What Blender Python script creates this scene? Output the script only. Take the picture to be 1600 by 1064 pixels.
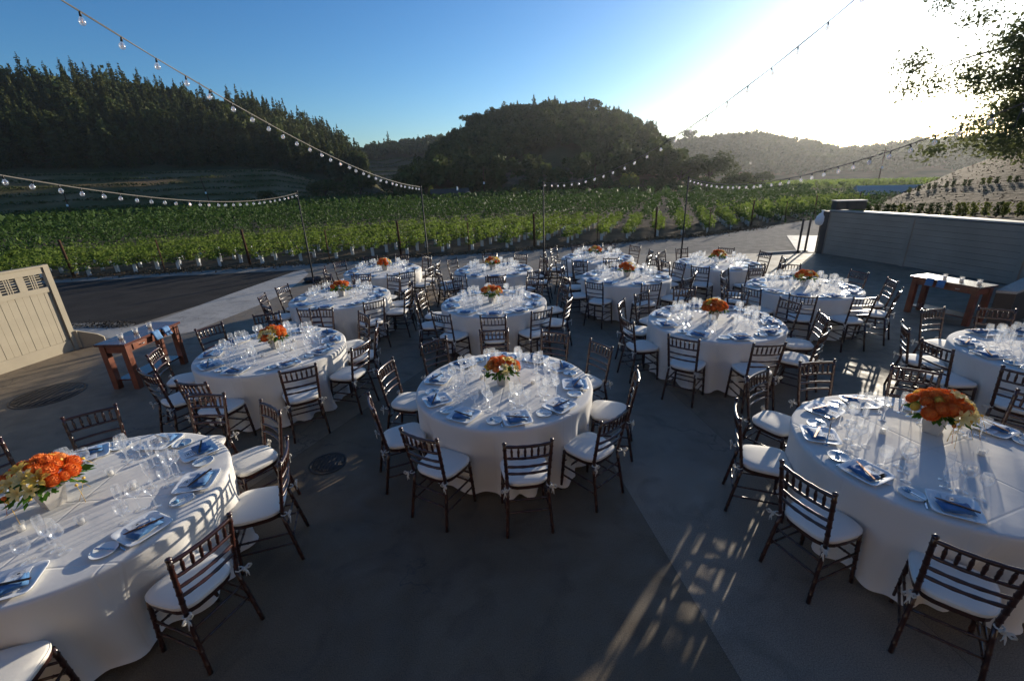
import bpy, math, random
import numpy as np
from mathutils import Vector, Matrix
random.seed(7); RNG = np.random.default_rng(7)
PI = math.pi; R = math.radians
scene = bpy.context.scene
for o in list(bpy.data.objects): bpy.data.objects.remove(o)

# ------------------------------------------------------------------ camera
CAM_H = 2.8753; PITCH = R(20.305); ROLL = R(-2.05); FPX = 696.8
fv = Vector((0, math.cos(PITCH), -math.sin(PITCH)))
r0 = Vector((1, 0, 0)); u0 = r0.cross(fv)
rv = math.cos(ROLL) * r0 + math.sin(ROLL) * u0; uv_ = rv.cross(fv)
cd = bpy.data.cameras.new('camera'); cam = bpy.data.objects.new('camera', cd)
scene.collection.objects.link(cam)
cam.matrix_world = Matrix(((rv.x, uv_.x, -fv.x, 0), (rv.y, uv_.y, -fv.y, 0), (rv.z, uv_.z, -fv.z, CAM_H), (0, 0, 0, 1)))
cd.sensor_width = 36; cd.lens = FPX / 1600 * 36; cd.clip_start = .05; cd.clip_end = 6000
scene.camera = cam
# ------------------------------------------------------------------ sky and sun
SUN_AZ = R(41.0); SUN_EL = R(8.8)
world = bpy.data.worlds.new('World'); scene.world = world; world.use_nodes = True
wn = world.node_tree.nodes; wl = world.node_tree.links
bg = wn['Background']; sky = wn.new('ShaderNodeTexSky'); sky.sky_type = 'NISHITA'
sky.sun_disc = False; sky.sun_elevation = SUN_EL; sky.sun_rotation = SUN_AZ
sky.altitude = 100; sky.air_density = 1.0; sky.dust_density = .6; sky.ozone_density = 4.0
gm = wn.new('ShaderNodeGamma'); gm.inputs[1].default_value = 1.2; wl.new(sky.outputs[0], gm.inputs[0])
hs_ = wn.new('ShaderNodeHueSaturation'); hs_.inputs['Saturation'].default_value = 1.06; hs_.inputs['Value'].default_value = .66; wl.new(gm.outputs[0], hs_.inputs['Color'])
wl.new(hs_.outputs[0], bg.inputs[0]); bg.inputs[1].default_value = .15
sd = bpy.data.lights.new('sun', 'SUN'); sun = bpy.data.objects.new('sun', sd); scene.collection.objects.link(sun)
sd.energy = 5.0; sd.angle = R(.5); sd.color = (1, .89, .72)
sdir = Vector((math.sin(SUN_AZ) * math.cos(SUN_EL), math.cos(SUN_AZ) * math.cos(SUN_EL), math.sin(SUN_EL)))
sun.rotation_euler = sdir.to_track_quat('Z', 'Y').to_euler()
sun.location = sdir * 50
vs = scene.view_settings
vs.view_transform = 'Standard'; vs.look = 'None'; vs.gamma = 1; vs.exposure = .58; vs.use_curve_mapping = False
cy = scene.cycles
cy.max_bounces = 8; cy.diffuse_bounces = 3; cy.glossy_bounces = 3; cy.transmission_bounces = 6
cy.transparent_max_bounces = 28; cy.volume_bounces = 1; cy.use_denoising = True
cy.sample_clamp_indirect = 4

# ------------------------------------------------------------------ helpers
def mat(name, col, rough=.7, metal=0, noise=None, bump=None, spec=.5, trans=0, sheen=0, coat=0, obj_coord=True, ramp=None):
    """noise=(scale, col2, detail) ; bump=(scale, strength, dist)"""
    m = bpy.data.materials.new(name); m.use_nodes = True
    nt = m.node_tree; n = nt.nodes; l = nt.links; b = n['Principled BSDF']
    b.inputs['Base Color'].default_value = (*col, 1); b.inputs['Roughness'].default_value = rough
    b.inputs['Metallic'].default_value = metal; b.inputs['Specular IOR Level'].default_value = spec
    if coat: b.inputs['Coat Weight'].default_value = coat; b.inputs['Coat Roughness'].default_value = .12
    if sheen: b.inputs['Sheen Weight'].default_value = sheen
    tc = n.new('ShaderNodeTexCoord'); co = tc.outputs['Object' if obj_coord else 'Generated']
    if noise:
        t = n.new('ShaderNodeTexNoise'); t.inputs['Scale'].default_value = noise[0]; t.inputs['Detail'].default_value = noise[2] if len(noise) > 2 else 5
        l.new(co, t.inputs['Vector']); mx = n.new('ShaderNodeMix'); mx.data_type = 'RGBA'
        rp = n.new('ShaderNodeMapRange'); rp.inputs[1].default_value = .35; rp.inputs[2].default_value = .65
        l.new(t.outputs[0], rp.inputs[0]); l.new(rp.outputs[0], mx.inputs[0])
        mx.inputs[6].default_value = (*col, 1); mx.inputs[7].default_value = (*noise[1], 1)
        l.new(mx.outputs[2], b.inputs['Base Color'])
    if bump:
        t = n.new('ShaderNodeTexNoise'); t.inputs['Scale'].default_value = bump[0]; t.inputs['Detail'].default_value = 6
        l.new(co, t.inputs['Vector']); bp = n.new('ShaderNodeBump'); bp.inputs['Strength'].default_value = bump[1]
        bp.inputs['Distance'].default_value = bump[2]; l.new(t.outputs[0], bp.inputs['Height']); l.new(bp.outputs[0], b.inputs['Normal'])
    if trans:
        tr = n.new('ShaderNodeBsdfTranslucent'); ms = n.new('ShaderNodeMixShader'); ms.inputs[0].default_value = trans
        if noise: l.new(mx.outputs[2], tr.inputs[0])
        else: tr.inputs[0].default_value = (*col, 1)
        l.new(b.outputs[0], ms.inputs[1]); l.new(tr.outputs[0], ms.inputs[2]); l.new(ms.outputs[0], n['Material Output'].inputs[0])
    return m

def concrete(name, c1, c2, dark):
    m = bpy.data.materials.new(name); m.use_nodes = True
    nt = m.node_tree; n = nt.nodes; l = nt.links; b = n['Principled BSDF']
    g = n.new('ShaderNodeNewGeometry'); P = g.outputs['Position']
    def nz(s, d, dist=0):
        t = n.new('ShaderNodeTexNoise'); t.inputs['Scale'].default_value = s; t.inputs['Detail'].default_value = d
        t.inputs['Distortion'].default_value = dist; l.new(P, t.inputs['Vector']); return t.outputs[0]
    def mr(i, a, b2, c=0, d=1):
        r = n.new('ShaderNodeMapRange'); r.inputs[1].default_value = a; r.inputs[2].default_value = b2
        r.inputs[3].default_value = c; r.inputs[4].default_value = d; l.new(i, r.inputs[0]); return r.outputs[0]
    def mx(f, a, b2, bt='MIX'):
        x = n.new('ShaderNodeMix'); x.data_type = 'RGBA'; x.blend_type = bt
        if isinstance(f, float): x.inputs[0].default_value = f
        else: l.new(f, x.inputs[0])
        for i, v in ((6, a), (7, b2)):
            if isinstance(v, tuple): x.inputs[i].default_value = (*v, 1)
            else: l.new(v, x.inputs[i])
        return x.outputs[2]
    big = mr(nz(.9, 8, .8), .36, .64); c = mx(big, c1, c2)
    stain = mr(nz(2.3, 8, 1.2), .56, .72); c = mx(mr(nz(2.3, 8, 1.2), .52, .72, 0, .75), c, dark)
    sp = mr(nz(130, 3), .32, .70, .62, 1.32)
    hs = n.new('ShaderNodeHueSaturation'); l.new(c, hs.inputs['Color']); l.new(sp, hs.inputs['Value'])
    v = n.new('ShaderNodeTexVoronoi'); v.feature = 'DISTANCE_TO_EDGE'; v.inputs['Scale'].default_value = .33
    w = n.new('ShaderNodeVectorMath'); w.operation = 'ADD'; t = n.new('ShaderNodeTexNoise'); t.inputs['Scale'].default_value = 3.; t.inputs['Detail'].default_value = 6
    l.new(P, t.inputs['Vector']); l.new(P, w.inputs[0]); l.new(t.outputs['Color'], w.inputs[1]); l.new(w.outputs[0], v.inputs['Vector'])
    cr = mr(v.outputs['Distance'], 0.0, .006, .6, 0)
    cm = n.new('ShaderNodeMath'); cm.operation = 'MULTIPLY'; l.new(cr, cm.inputs[0]); l.new(mr(nz(.5, 2), .44, .5), cm.inputs[1])
    l.new(mx(cm.outputs[0], hs.outputs[0], (.03, .03, .03)), b.inputs['Base Color'])
    l.new(mr(nz(5, 5), .3, .7, .52, .8), b.inputs['Roughness'])
    bp = n.new('ShaderNodeBump'); bp.inputs['Strength'].default_value = .35; bp.inputs['Distance'].default_value = .003
    l.new(nz(90, 5), bp.inputs['Height']); l.new(bp.outputs[0], b.inputs['Normal'])
    return m

def glass_mat(name, base=.05, edge=.55, rough=.04, tint=(1, 1, 1), milk=0.):
    m = bpy.data.materials.new(name); m.use_nodes = True
    nt = m.node_tree; n = nt.nodes; l = nt.links; n.remove(n['Principled BSDF'])
    t = n.new('ShaderNodeBsdfTransparent'); t.inputs[0].default_value = (*tint, 1)
    g = n.new('ShaderNodeBsdfGlossy'); g.inputs['Roughness'].default_value = rough; g.inputs[0].default_value = (.95, .97, 1, 1)
    lw = n.new('ShaderNodeLayerWeight'); lw.inputs[0].default_value = .35
    mr = n.new('ShaderNodeMapRange'); mr.inputs[1].default_value = 0; mr.inputs[2].default_value = 1; mr.inputs[3].default_value = base; mr.inputs[4].default_value = edge
    pw = n.new('ShaderNodeMath'); pw.operation = 'POWER'; pw.inputs[1].default_value = 1.4
    l.new(lw.outputs['Facing'], pw.inputs[0]); l.new(pw.outputs[0], mr.inputs[0])
    x = n.new('ShaderNodeMixShader'); l.new(mr.outputs[0], x.inputs[0]); l.new(t.outputs[0], x.inputs[1]); l.new(g.outputs[0], x.inputs[2])
    tl = n.new('ShaderNodeBsdfTranslucent'); tl.inputs[0].default_value = (.9, .93, .96, 1); y = n.new('ShaderNodeMixShader'); y.inputs[0].default_value = milk
    l.new(x.outputs[0], y.inputs[1]); l.new(tl.outputs[0], y.inputs[2])
    l.new(y.outputs[0], n['Material Output'].inputs[0]); return m

M = {}
M['slab_a'] = concrete('concrete_warm', (.20, .152, .10), (.25, .195, .132), (.13, .098, .066))  # warm tint, raised in brightness to stand in for flare and skylight
M['slab_b'] = concrete('concrete_pale', (.225, .178, .126), (.275, .222, .16), (.155, .122, .087))  # paler tint, raised likewise with flare and skylight put into the colour
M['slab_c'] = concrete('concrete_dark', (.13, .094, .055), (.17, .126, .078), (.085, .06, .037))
M['strip'] = concrete('concrete_walk', (.40, .36, .31), (.48, .44, .385), (.24, .215, .185))
M['joint'] = mat('joint_filler', (.05, .048, .045), .95)
M['asphalt'] = mat('asphalt', (.036, .032, .029), .95, noise=(1.3, (.052, .046, .041), 10), bump=(90, .9, .01), spec=.1)
M['gravel'] = mat('gravel_drive', (.22, .20, .175), .95, noise=(3, (.30, .275, .24), 12), bump=(60, .9, .02), spec=.04)
M['rubble'] = mat('gravel_dark', (.10, .095, .09), .95, noise=(14, (.26, .25, .23), 8), bump=(40, 1, .03))
M['soil'] = mat('soil', (.12, .085, .055), .95, noise=(.8, (.19, .14, .09), 10), bump=(20, .8, .04), spec=.04)
M['field'] = mat('field', (.09, .075, .045), .95, noise=(.15, (.12, .10, .05), 10), bump=(4, .5, .1), spec=.04)
M['hill'] = mat('hill_soil', (.05, .055, .022), .95, noise=(.05, (.09, .07, .035), 10), bump=(.6, .6, .8), spec=.04)
M['terrace'] = mat('terrace_soil', (.085, .085, .03), .95, noise=(.06, (.26, .165, .085), 10), bump=(1.2, .7, .4), spec=.04)
M['scar'] = mat('bare_slope', (.22, .13, .075), .95, noise=(.18, (.11, .085, .045), 10), bump=(.8, .8, .8), spec=.04)
M['bank'] = mat('bank_soil', (.13, .088, .05), .95, noise=(.7, (.20, .14, .085), 12), bump=(3, 1, .25), spec=.04)
M['cloth'] = mat('table_linen', (.80, .77, .72), .85, bump=(5, .35, .012), trans=.16, sheen=.2)
M['cushion'] = mat('ivory_cotton', (.80, .76, .68), .8, bump=(60, .15, .004), sheen=.2)
M['ribbon'] = mat('ivory_ribbon', (.78, .75, .68), .7, trans=.25)
M['wood_dark'] = mat('mahogany_lacquer', (.030, .010, .007), .32, noise=(14, (.050, .016, .010), 6), coat=.5, spec=.5)
M['porcelain'] = mat('porcelain', (.80, .81, .80), .18, spec=.6)
M['porcelain_dim'] = mat('porcelain_glaze', (.74, .77, .76), .22, spec=.6)
M['napkin'] = mat('blue_napkin', (.045, .15, .33), .75, bump=(160, .25, .002), sheen=.15, noise=(6, (.06, .19, .40), 4))
M['menu'] = mat('menu_paper', (.72, .73, .74), .8)
M['ink'] = mat('ink', (.03, .03, .035), .8)
M['steel'] = mat('cutlery_steel', (.62, .62, .62), .22, 1)
M['bronze'] = mat('cutlery_bronze', (.16, .07, .04), .3, 1)
M['butter'] = mat('butter_blue', (.12, .30, .50), .5)
M['vase'] = mat('vase_stone', (.52, .49, .45), .7, noise=(9, (.40, .38, .36), 8), bump=(40, .3, .004))
M['orange'] = mat('dahlia_orange', (.80, .22, .03), .7, trans=.25, noise=(40, (.68, .12, .02), 2))
M['peach'] = mat('dahlia_peach', (.80, .30, .07), .7, trans=.25)
M['yellow'] = mat('lily_yellow', (.85, .58, .10), .6, trans=.3)
M['pale'] = mat('lily_pale', (.82, .68, .28), .6, trans=.3)
M['leaf'] = mat('arrangement_leaf', (.05, .14, .02), .6, trans=.4, noise=(12, (.09, .20, .03), 3), spec=.12)
M['glass'] = glass_mat('thin_glass', .11, 1.0, .10, (1, 1, 1), .09)
M['bulb'] = glass_mat('bulb_glass', .25, .9, .08, (.97, .96, .95), .16)
M['filament'] = mat('filament_metal', (.75, .42, .30), .3, 1)
M['wax'] = mat('candle_wax', (.85, .82, .76), .5, trans=.3)
M['black'] = mat('black_metal', (.015, .015, .015), .7)
M['wire'] = mat('trellis_wire', (.05, .045, .04), .8)
M['socket'] = mat('black_socket', (.012, .012, .012), .5)
M['cable'] = mat('string_cable', (.10, .085, .07), .6)
M['bag'] = mat('black_weight_bag', (.015, .016, .018), .6, bump=(14, .6, .02))
M['iron'] = mat('manhole_iron', (.045, .042, .038), .6, .3, noise=(20, (.07, .06, .05), 6))
M['redwood'] = mat('serving_wood', (.21, .060, .026), .38, noise=(7, (.12, .032, .015), 8), coat=.3)
M['redtop'] = mat('serving_top_wood', (.12, .045, .035), .25, noise=(5, (.085, .03, .022), 8), coat=.5)
M['handle'] = mat('nickel_handle', (.6, .58, .55), .3, 1)
M['fence'] = mat('fence_paint', (.36, .31, .225), .7, noise=(3, (.32, .275, .20), 6), bump=(50, .15, .003))
M['wallb'] = mat('wall_board', (.34, .29, .235), .75, noise=(1.5, (.28, .24, .195), 8), bump=(30, .2, .004), spec=.04)
M['cap'] = mat('wall_cap', (.40, .38, .35), .85)
M['darkbox'] = mat('dark_timber', (.045, .038, .032), .6, noise=(4, (.07, .055, .045), 6))
M['bark'] = mat('bark', (.09, .065, .045), .95, noise=(6, (.05, .038, .028), 8), bump=(18, .8, .03))
M['stake'] = mat('stake_wood', (.10, .055, .035), .9, noise=(10, (.06, .035, .025), 6), spec=.04)
M['tube'] = mat('grow_tube', (.72, .72, .70), .7, trans=.2, spec=.04)
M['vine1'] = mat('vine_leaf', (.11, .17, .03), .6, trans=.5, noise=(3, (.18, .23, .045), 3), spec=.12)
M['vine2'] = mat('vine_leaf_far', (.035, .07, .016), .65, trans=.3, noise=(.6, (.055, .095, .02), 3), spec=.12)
M['con1'] = mat('conifer_needles', (.035, .052, .018), .8, trans=.25, noise=(.3, (.06, .075, .026), 3), spec=.12)
M['con2'] = mat('conifer_needles_olive', (.055, .068, .022), .8, trans=.25, noise=(.3, (.085, .09, .03), 3), spec=.12)
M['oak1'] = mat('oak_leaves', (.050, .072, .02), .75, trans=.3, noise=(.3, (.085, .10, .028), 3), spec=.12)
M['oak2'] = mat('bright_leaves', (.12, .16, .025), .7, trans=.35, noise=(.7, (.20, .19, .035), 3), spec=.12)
M['oak3'] = mat('near_oak_leaves', (.09, .11, .04), .55, trans=.5, noise=(2, (.14, .15, .06), 3), spec=.12)
M['winery'] = mat('bounce_boards', (.58, .44, .29), .8, noise=(2, (.50, .38, .25), 6))  # warm tan brightened so the unseen building bounces more light
M['roof'] = mat('pale_roof', (.42, .40, .37), .9, spec=.05)
M['roofd'] = mat('dark_roof', (.07, .062, .055), .9, spec=.05)
M['barn'] = mat('barn_wall', (.12, .09, .07), .8, spec=.04)
M['road'] = mat('road_dust', (.45, .43, .40), .9, spec=.04)
M['white'] = mat('white_plastic', (.80, .80, .80), .4)

class MB:
    def __init__(s): s.v = []; s.f = []; s.m = []; s.sm = []
    def add(s, vs_, fs, m=0, smooth=False):
        o = len(s.v); s.v += [tuple(p) for p in vs_]; s.f += [tuple(i + o for i in f) for f in fs]
        s.m += [m] * len(fs); s.sm += [smooth] * len(fs); return s
    def box(s, c, d, m=0, rz=0, M4=None):
        x, y, z = d[0] / 2, d[1] / 2, d[2] / 2
        V = [Vector((a * x, b * y, k * z)) for a in (-1, 1) for b in (-1, 1) for k in (-1, 1)]
        if rz: Rm = Matrix.Rotation(rz, 3, 'Z'); V = [Rm @ p for p in V]
        V = [p + Vector(c) for p in V]
        if M4: V = [M4 @ p for p in V]
        return s.add(V, [(0, 1, 3, 2), (4, 6, 7, 5), (0, 4, 5, 1), (2, 3, 7, 6), (0, 2, 6, 4), (1, 5, 7, 3)], m)
    def turned(s, p0, p1, prof, n=8, m=0, cap=True):
        """prof: [(t, r)] along the line p0-p1"""
        p0 = Vector(p0); p1 = Vector(p1); d = (p1 - p0); q = d.normalized().to_track_quat('Z', 'Y')
        V = []; F = []
        for t, r in prof:
            for k in range(n):
                a = 2 * PI * k / n; V.append(p0 + d * t + q @ Vector((r * math.cos(a), r * math.sin(a), 0)))
        for i in range(len(prof) - 1):
            for k in range(n):
                F.append((i * n + k, i * n + (k + 1) % n, (i + 1) * n + (k + 1) % n, (i + 1) * n + k))
        s.add(V, F, m, True)
        if cap:
            b = len(s.v); L = len(prof)
            s.f.append(tuple(b - L * n + k for k in range(n))[::-1]); s.m.append(m); s.sm.append(False)
            s.f.append(tuple(b - n + k for k in range(n))); s.m.append(m); s.sm.append(False)
        return s
    def tube(s, p0, p1, r0, r1=None, n=8, m=0): return s.turned(p0, p1, [(0, r0), (1, r1 if r1 is not None else r0)], n, m)
    def lathe(s, prof, n=16, m=0, c=(0, 0, 0)):
        V = [(c[0] + r * math.cos(2 * PI * k / n), c[1] + r * math.sin(2 * PI * k / n), c[2] + z) for r, z in prof for k in range(n)]
        F = [(i * n + k, i * n + (k + 1) % n, (i + 1) * n + (k + 1) % n, (i + 1) * n + k) for i in range(len(prof) - 1) for k in range(n)]
        return s.add(V, F, m, True)
    def ngonprism(s, pts, z0, z1, m=0):
        n = len(pts); V = [(x, y, z0) for x, y in pts] + [(x, y, z1) for x, y in pts]
        return s.add(V, [tuple(range(n))[::-1], tuple(range(n, 2 * n))] + [(i, (i + 1) % n, n + (i + 1) % n, n + i) for i in range(n)], m)
    def path(s, pts, r, n=6, m=0):
        pts = [Vector(p) for p in pts]; V = []; F = []
        for i, p in enumerate(pts):
            d = (pts[min(i + 1, len(pts) - 1)] - pts[max(i - 1, 0)]).normalized(); q = d.to_track_quat('Z', 'Y')
            rr = r[i] if isinstance(r, (list, tuple)) else r
            for k in range(n):
                a = 2 * PI * k / n; V.append(p + q @ Vector((rr * math.cos(a), rr * math.sin(a), 0)))
        for i in range(len(pts) - 1):
            for k in range(n): F.append((i * n + k, i * n + (k + 1) % n, (i + 1) * n + (k + 1) % n, (i + 1) * n + k))
        return s.add(V, F, m, True)
    def mesh(s, name, mats):
        me = bpy.data.meshes.new(name); me.from_pydata(s.v, [], s.f)
        for k in (mats if isinstance(mats, (list, tuple)) else [mats]): me.materials.append(M[k] if isinstance(k, str) else k)
        me.polygons.foreach_set('material_index', s.m); me.polygons.foreach_set('use_smooth', s.sm); me.update(); return me
    def build(s, name, mats, parent=None, loc=None, rz=0): return ob(name, s.mesh(name, mats), parent, loc, rz)

COL = scene.collection
def ob(name, me, parent=None, loc=None, rz=0):
    o = bpy.data.objects.new(name, me); COL.objects.link(o)
    if parent: o.parent = parent
    if loc is not None: o.location = loc
    if rz: o.rotation_euler = (0, 0, rz)
    return o
def tag(o, label=None, cat=None, group=None, kind=None):
    if label: o['label'] = label
    if cat: o['category'] = cat
    if group: o['group'] = group
    if kind: o['kind'] = kind
    return o
def thing(name, label, cat, loc=(0, 0, 0), rz=0, group=None):
    return tag(ob(name, None, None, loc, rz), label, cat, group)
KIDS = {}
def dup(root, loc, rz, label, group=None):
    if root.name not in KIDS:
        ch = {}
        for o in bpy.data.objects:
            if o.parent: ch.setdefault(o.parent.name, []).append(o)
        KIDS[root.name] = [(c, ch.get(c.name, [])) for c in ch.get(root.name, [])]
    r = root.copy(); COL.objects.link(r); r.location = loc; r.rotation_euler = (0, 0, rz); r['label'] = label
    if group: r['group'] = group
    for c, gs in KIDS[root.name]:
        d = c.copy(); COL.objects.link(d); d.parent = r
        for g in gs:
            e = g.copy(); COL.objects.link(e); e.parent = d
    return r

def quads(V, mats, name, midx=None, smooth=False, extra=None):
    """V (n,4,3) loose quads + optional extra MB, joined in one mesh"""
    n = len(V); me = bpy.data.meshes.new(name)
    ev = extra.v if extra else []; ef = extra.f if extra else []
    allv = np.concatenate([V.reshape(-1, 3), np.array(ev).reshape(-1, 3)]) if ev else V.reshape(-1, 3)
    loops = np.arange(4 * n); starts = np.arange(n) * 4; tot = np.full(n, 4)
    if ef:
        el = np.array([i for f in ef for i in f]) + 4 * n; et = np.array([len(f) for f in ef])
        es = 4 * n + np.r_[0, np.cumsum(et)[:-1]]
        loops = np.r_[loops, el]; starts = np.r_[starts, es]; tot = np.r_[tot, et]
    me.vertices.add(len(allv)); me.vertices.foreach_set('co', allv.astype(np.float32).ravel())
    me.loops.add(len(loops)); me.loops.foreach_set('vertex_index', loops.astype(np.int32))
    me.polygons.add(len(starts)); me.polygons.foreach_set('loop_start', starts.astype(np.int32)); me.polygons.foreach_set('loop_total', tot.astype(np.int32))
    for k in mats: me.materials.append(M[k])
    mi = np.zeros(len(starts), np.int32)
    if midx is not None: mi[:n] = midx
    if ef: mi[n:] = np.array(extra.m)
    me.polygons.foreach_set('material_index', mi); me.update(calc_edges=True); me.validate(); return me
def leaf_quads(C, size, flat=0., rng=RNG, aspect=.7):
    n = len(C); a = rng.normal(size=(n, 3)); a /= np.linalg.norm(a, axis=1)[:, None]
    b = rng.normal(size=(n, 3)); b[:, 2] *= (1 - flat); b -= (b * a).sum(1)[:, None] * a; b /= np.linalg.norm(b, axis=1)[:, None]
    s = (np.asarray(size) * rng.uniform(.6, 1.3, n))[:, None] / 2
    c = np.cross(a, b)
    return np.stack([C - a * s * 1.2, C - b * s * aspect + c * s * .2, C + a * s * 1.2, C + b * s * aspect + c * s * .2], axis=1)

def gz(x, y):
    d = math.hypot(x, y)
    if d < 21: return 0.0
    return -.022 * (d - 21) if d < 400 else -.022 * 379
def proj(p):
    d = Vector(p) - Vector((0, 0, CAM_H)); z = d.dot(fv)
    if z < .1: return (-9999, -9999)
    return 800 + FPX * d.dot(rv) / z, 532 - FPX * d.dot(uv_) / z
def polar(az, d): return d * math.sin(R(az)), d * math.cos(R(az))
def lerp_tab(T, x):
    if x <= T[0][0]: return T[0][1]
    for (a, va), (b, vb) in zip(T, T[1:]):
        if x <= b: return va + (vb - va) * (x - a) / (b - a)
    return T[-1][1]

def crease(m):          # pressed fold lines in the linen, as fine relief
    nt = m.node_tree; n = nt.nodes; l = nt.links; b = n['Principled BSDF']; old = b.inputs['Normal'].links[0].from_socket
    tc = n.new('ShaderNodeTexCoord'); sx = n.new('ShaderNodeSeparateXYZ'); l.new(tc.outputs['Object'], sx.inputs[0]); hs = []
    for k in (0, 1):
        p = n.new('ShaderNodeMath'); p.operation = 'PINGPONG'; p.inputs[1].default_value = .31; l.new(sx.outputs[k], p.inputs[0])
        r = n.new('ShaderNodeMapRange'); r.inputs[1].default_value = 0; r.inputs[2].default_value = .012; l.new(p.outputs[0], r.inputs[0]); hs.append(r.outputs[0])
    ad = n.new('ShaderNodeMath'); ad.operation = 'ADD'; l.new(hs[0], ad.inputs[0]); l.new(hs[1], ad.inputs[1])
    bp = n.new('ShaderNodeBump'); bp.inputs['Strength'].default_value = .5; bp.inputs['Distance'].default_value = .004
    l.new(ad.outputs[0], bp.inputs['Height']); l.new(old, bp.inputs['Normal']); l.new(bp.outputs[0], b.inputs['Normal'])
crease(M['cloth'])
# ------------------------------------------------------------------ ground, patio, drive
mb = MB(); radii = [0, 6, 12, 16, 21, 30, 45, 70, 110, 170, 250, 400, 700, 1200, 2000]; NA = 96
V = [(0, 0, -.03)]
for r_ in radii[1:]:
    for k in range(NA):
        a = 360 * k / NA; x, y = polar(a, r_); V.append((x, y, gz(x, y) - .03))
F = [(0, 1 + (k + 1) % NA, 1 + k) for k in range(NA)]
for i in range(len(radii) - 2):
    for k in range(NA):
        a = 1 + i * NA + k; b = 1 + i * NA + (k + 1) % NA; F.append((a, b, b + NA, a + NA))
mb.add(V, F, 0, True); tag(mb.build('ground', 'soil'), kind='structure')

def clip(poly, p, n):      # keep the side where (q-p).n >= 0
    out = []
    for i in range(len(poly)):
        a, b = poly[i], poly[(i + 1) % len(poly)]
        da = (a[0] - p[0]) * n[0] + (a[1] - p[1]) * n[1]; db = (b[0] - p[0]) * n[0] + (b[1] - p[1]) * n[1]
        if da >= 0: out.append(a)
        if da * db < 0: t = da / (da - db); out.append((a[0] + (b[0] - a[0]) * t, a[1] + (b[1] - a[1]) * t))
    return out
def sheet(name, pts, z, m, **k):
    b = MB(); b.add([(x, y, z) for x, y in pts], [tuple(range(len(pts)))]); return tag(b.build(name, m), **k)
# drive of grey gravel beyond the patio, black asphalt on the left
sheet('gravel_drive', [(-30, 12.4), (-18, 15.3), (-11.5, 16.2), (-4.4, 17.4), (.6, 18.2), (5.4, 19.6), (9, 20.6), (13, 23), (18, 26), (30, 34), (34, 30), (22, 20), (12.6, 15.2), (12, 8), (-2, 8), (-12, 2), (-30, 2)], -.012, 'gravel', kind='structure')
sheet('asphalt_road', [(-26, 4), (-26, 13.0), (-18, 14.6), (-12, 15.4), (-7.3, 15.7), (-7.0, 15.4), (-7.9, 12), (-8.5, 9.6), (-11, 8)], -.006, 'asphalt', kind='structure')
sheet('gravel_patch', [(-8.4, 9.3), (-8.55, 9.75), (-9.3, 9.95), (-12, 10.0), (-12, 8.9)], -.002, 'rubble', kind='structure')
# concrete patio: separate poured slabs with open joints
patio = tag(MB().add([(-9.6, -4, -.004), (13, -4, -.004), (12, 9, -.004), (10.9, 15.3, -.004), (5, 16.4, -.004), (-2.2, 15.85, -.004), (-7.3, 15.6, -.004), (-6.6, 13, -.004), (-7.6, 9.4, -.004), (-9.6, 8.6, -.004)], [tuple(range(10))]).build('patio', 'joint'), kind='structure')
outer = [(-9.6, -4), (13, -4), (12, 9), (10.9, 15.3), (5, 16.4), (-2.2, 15.85), (-7.3, 15.6), (-6.55, 13), (-7.0, 10.2), (-9.6, 8.6)]
def line(a, b): return a, (b[1] - a[1], -(b[0] - a[0]))       # normal to the right of a->b
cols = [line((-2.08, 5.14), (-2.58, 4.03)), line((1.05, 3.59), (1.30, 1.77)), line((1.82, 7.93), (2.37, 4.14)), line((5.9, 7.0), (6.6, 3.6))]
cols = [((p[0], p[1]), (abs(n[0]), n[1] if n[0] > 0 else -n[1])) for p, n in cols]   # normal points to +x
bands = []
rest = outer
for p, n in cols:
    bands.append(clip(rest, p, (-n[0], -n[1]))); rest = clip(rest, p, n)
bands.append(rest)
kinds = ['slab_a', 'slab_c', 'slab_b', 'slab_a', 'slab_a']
crossy = [[-.8, 7.9], [-1.2, 9.4], [-.5, 10.2], [-.2, 10.8], [1.0, 11.4]]
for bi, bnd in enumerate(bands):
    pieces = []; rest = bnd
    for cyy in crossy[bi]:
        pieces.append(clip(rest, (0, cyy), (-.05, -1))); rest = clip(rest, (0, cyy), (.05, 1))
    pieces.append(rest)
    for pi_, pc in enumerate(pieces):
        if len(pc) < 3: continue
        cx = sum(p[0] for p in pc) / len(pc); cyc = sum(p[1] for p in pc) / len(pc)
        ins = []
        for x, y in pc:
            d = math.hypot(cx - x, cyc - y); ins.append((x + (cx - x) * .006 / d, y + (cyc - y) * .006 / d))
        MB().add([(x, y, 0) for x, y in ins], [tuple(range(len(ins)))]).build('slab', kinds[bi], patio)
sheet('walkway', [(-9.8, 9.5), (-8.5, 9.44), (-8.15, 9.98), (-7.9, 12.3), (-7.45, 15.3), (-7.2, 15.62), (-6.75, 14.9), (-6.5, 13.6), (-6.3, 12.2), (-6.4, 10.8), (-6.75, 9.0), (-7.2, 8.65), (-9.8, 8.9)], .004, 'strip', kind='structure')
sheet('concrete_pad', [(10.2, 15.75), (11.0, 15.5), (13.6, 19.3), (12.2, 19.8)], .002, 'strip', kind='structure')
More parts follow.
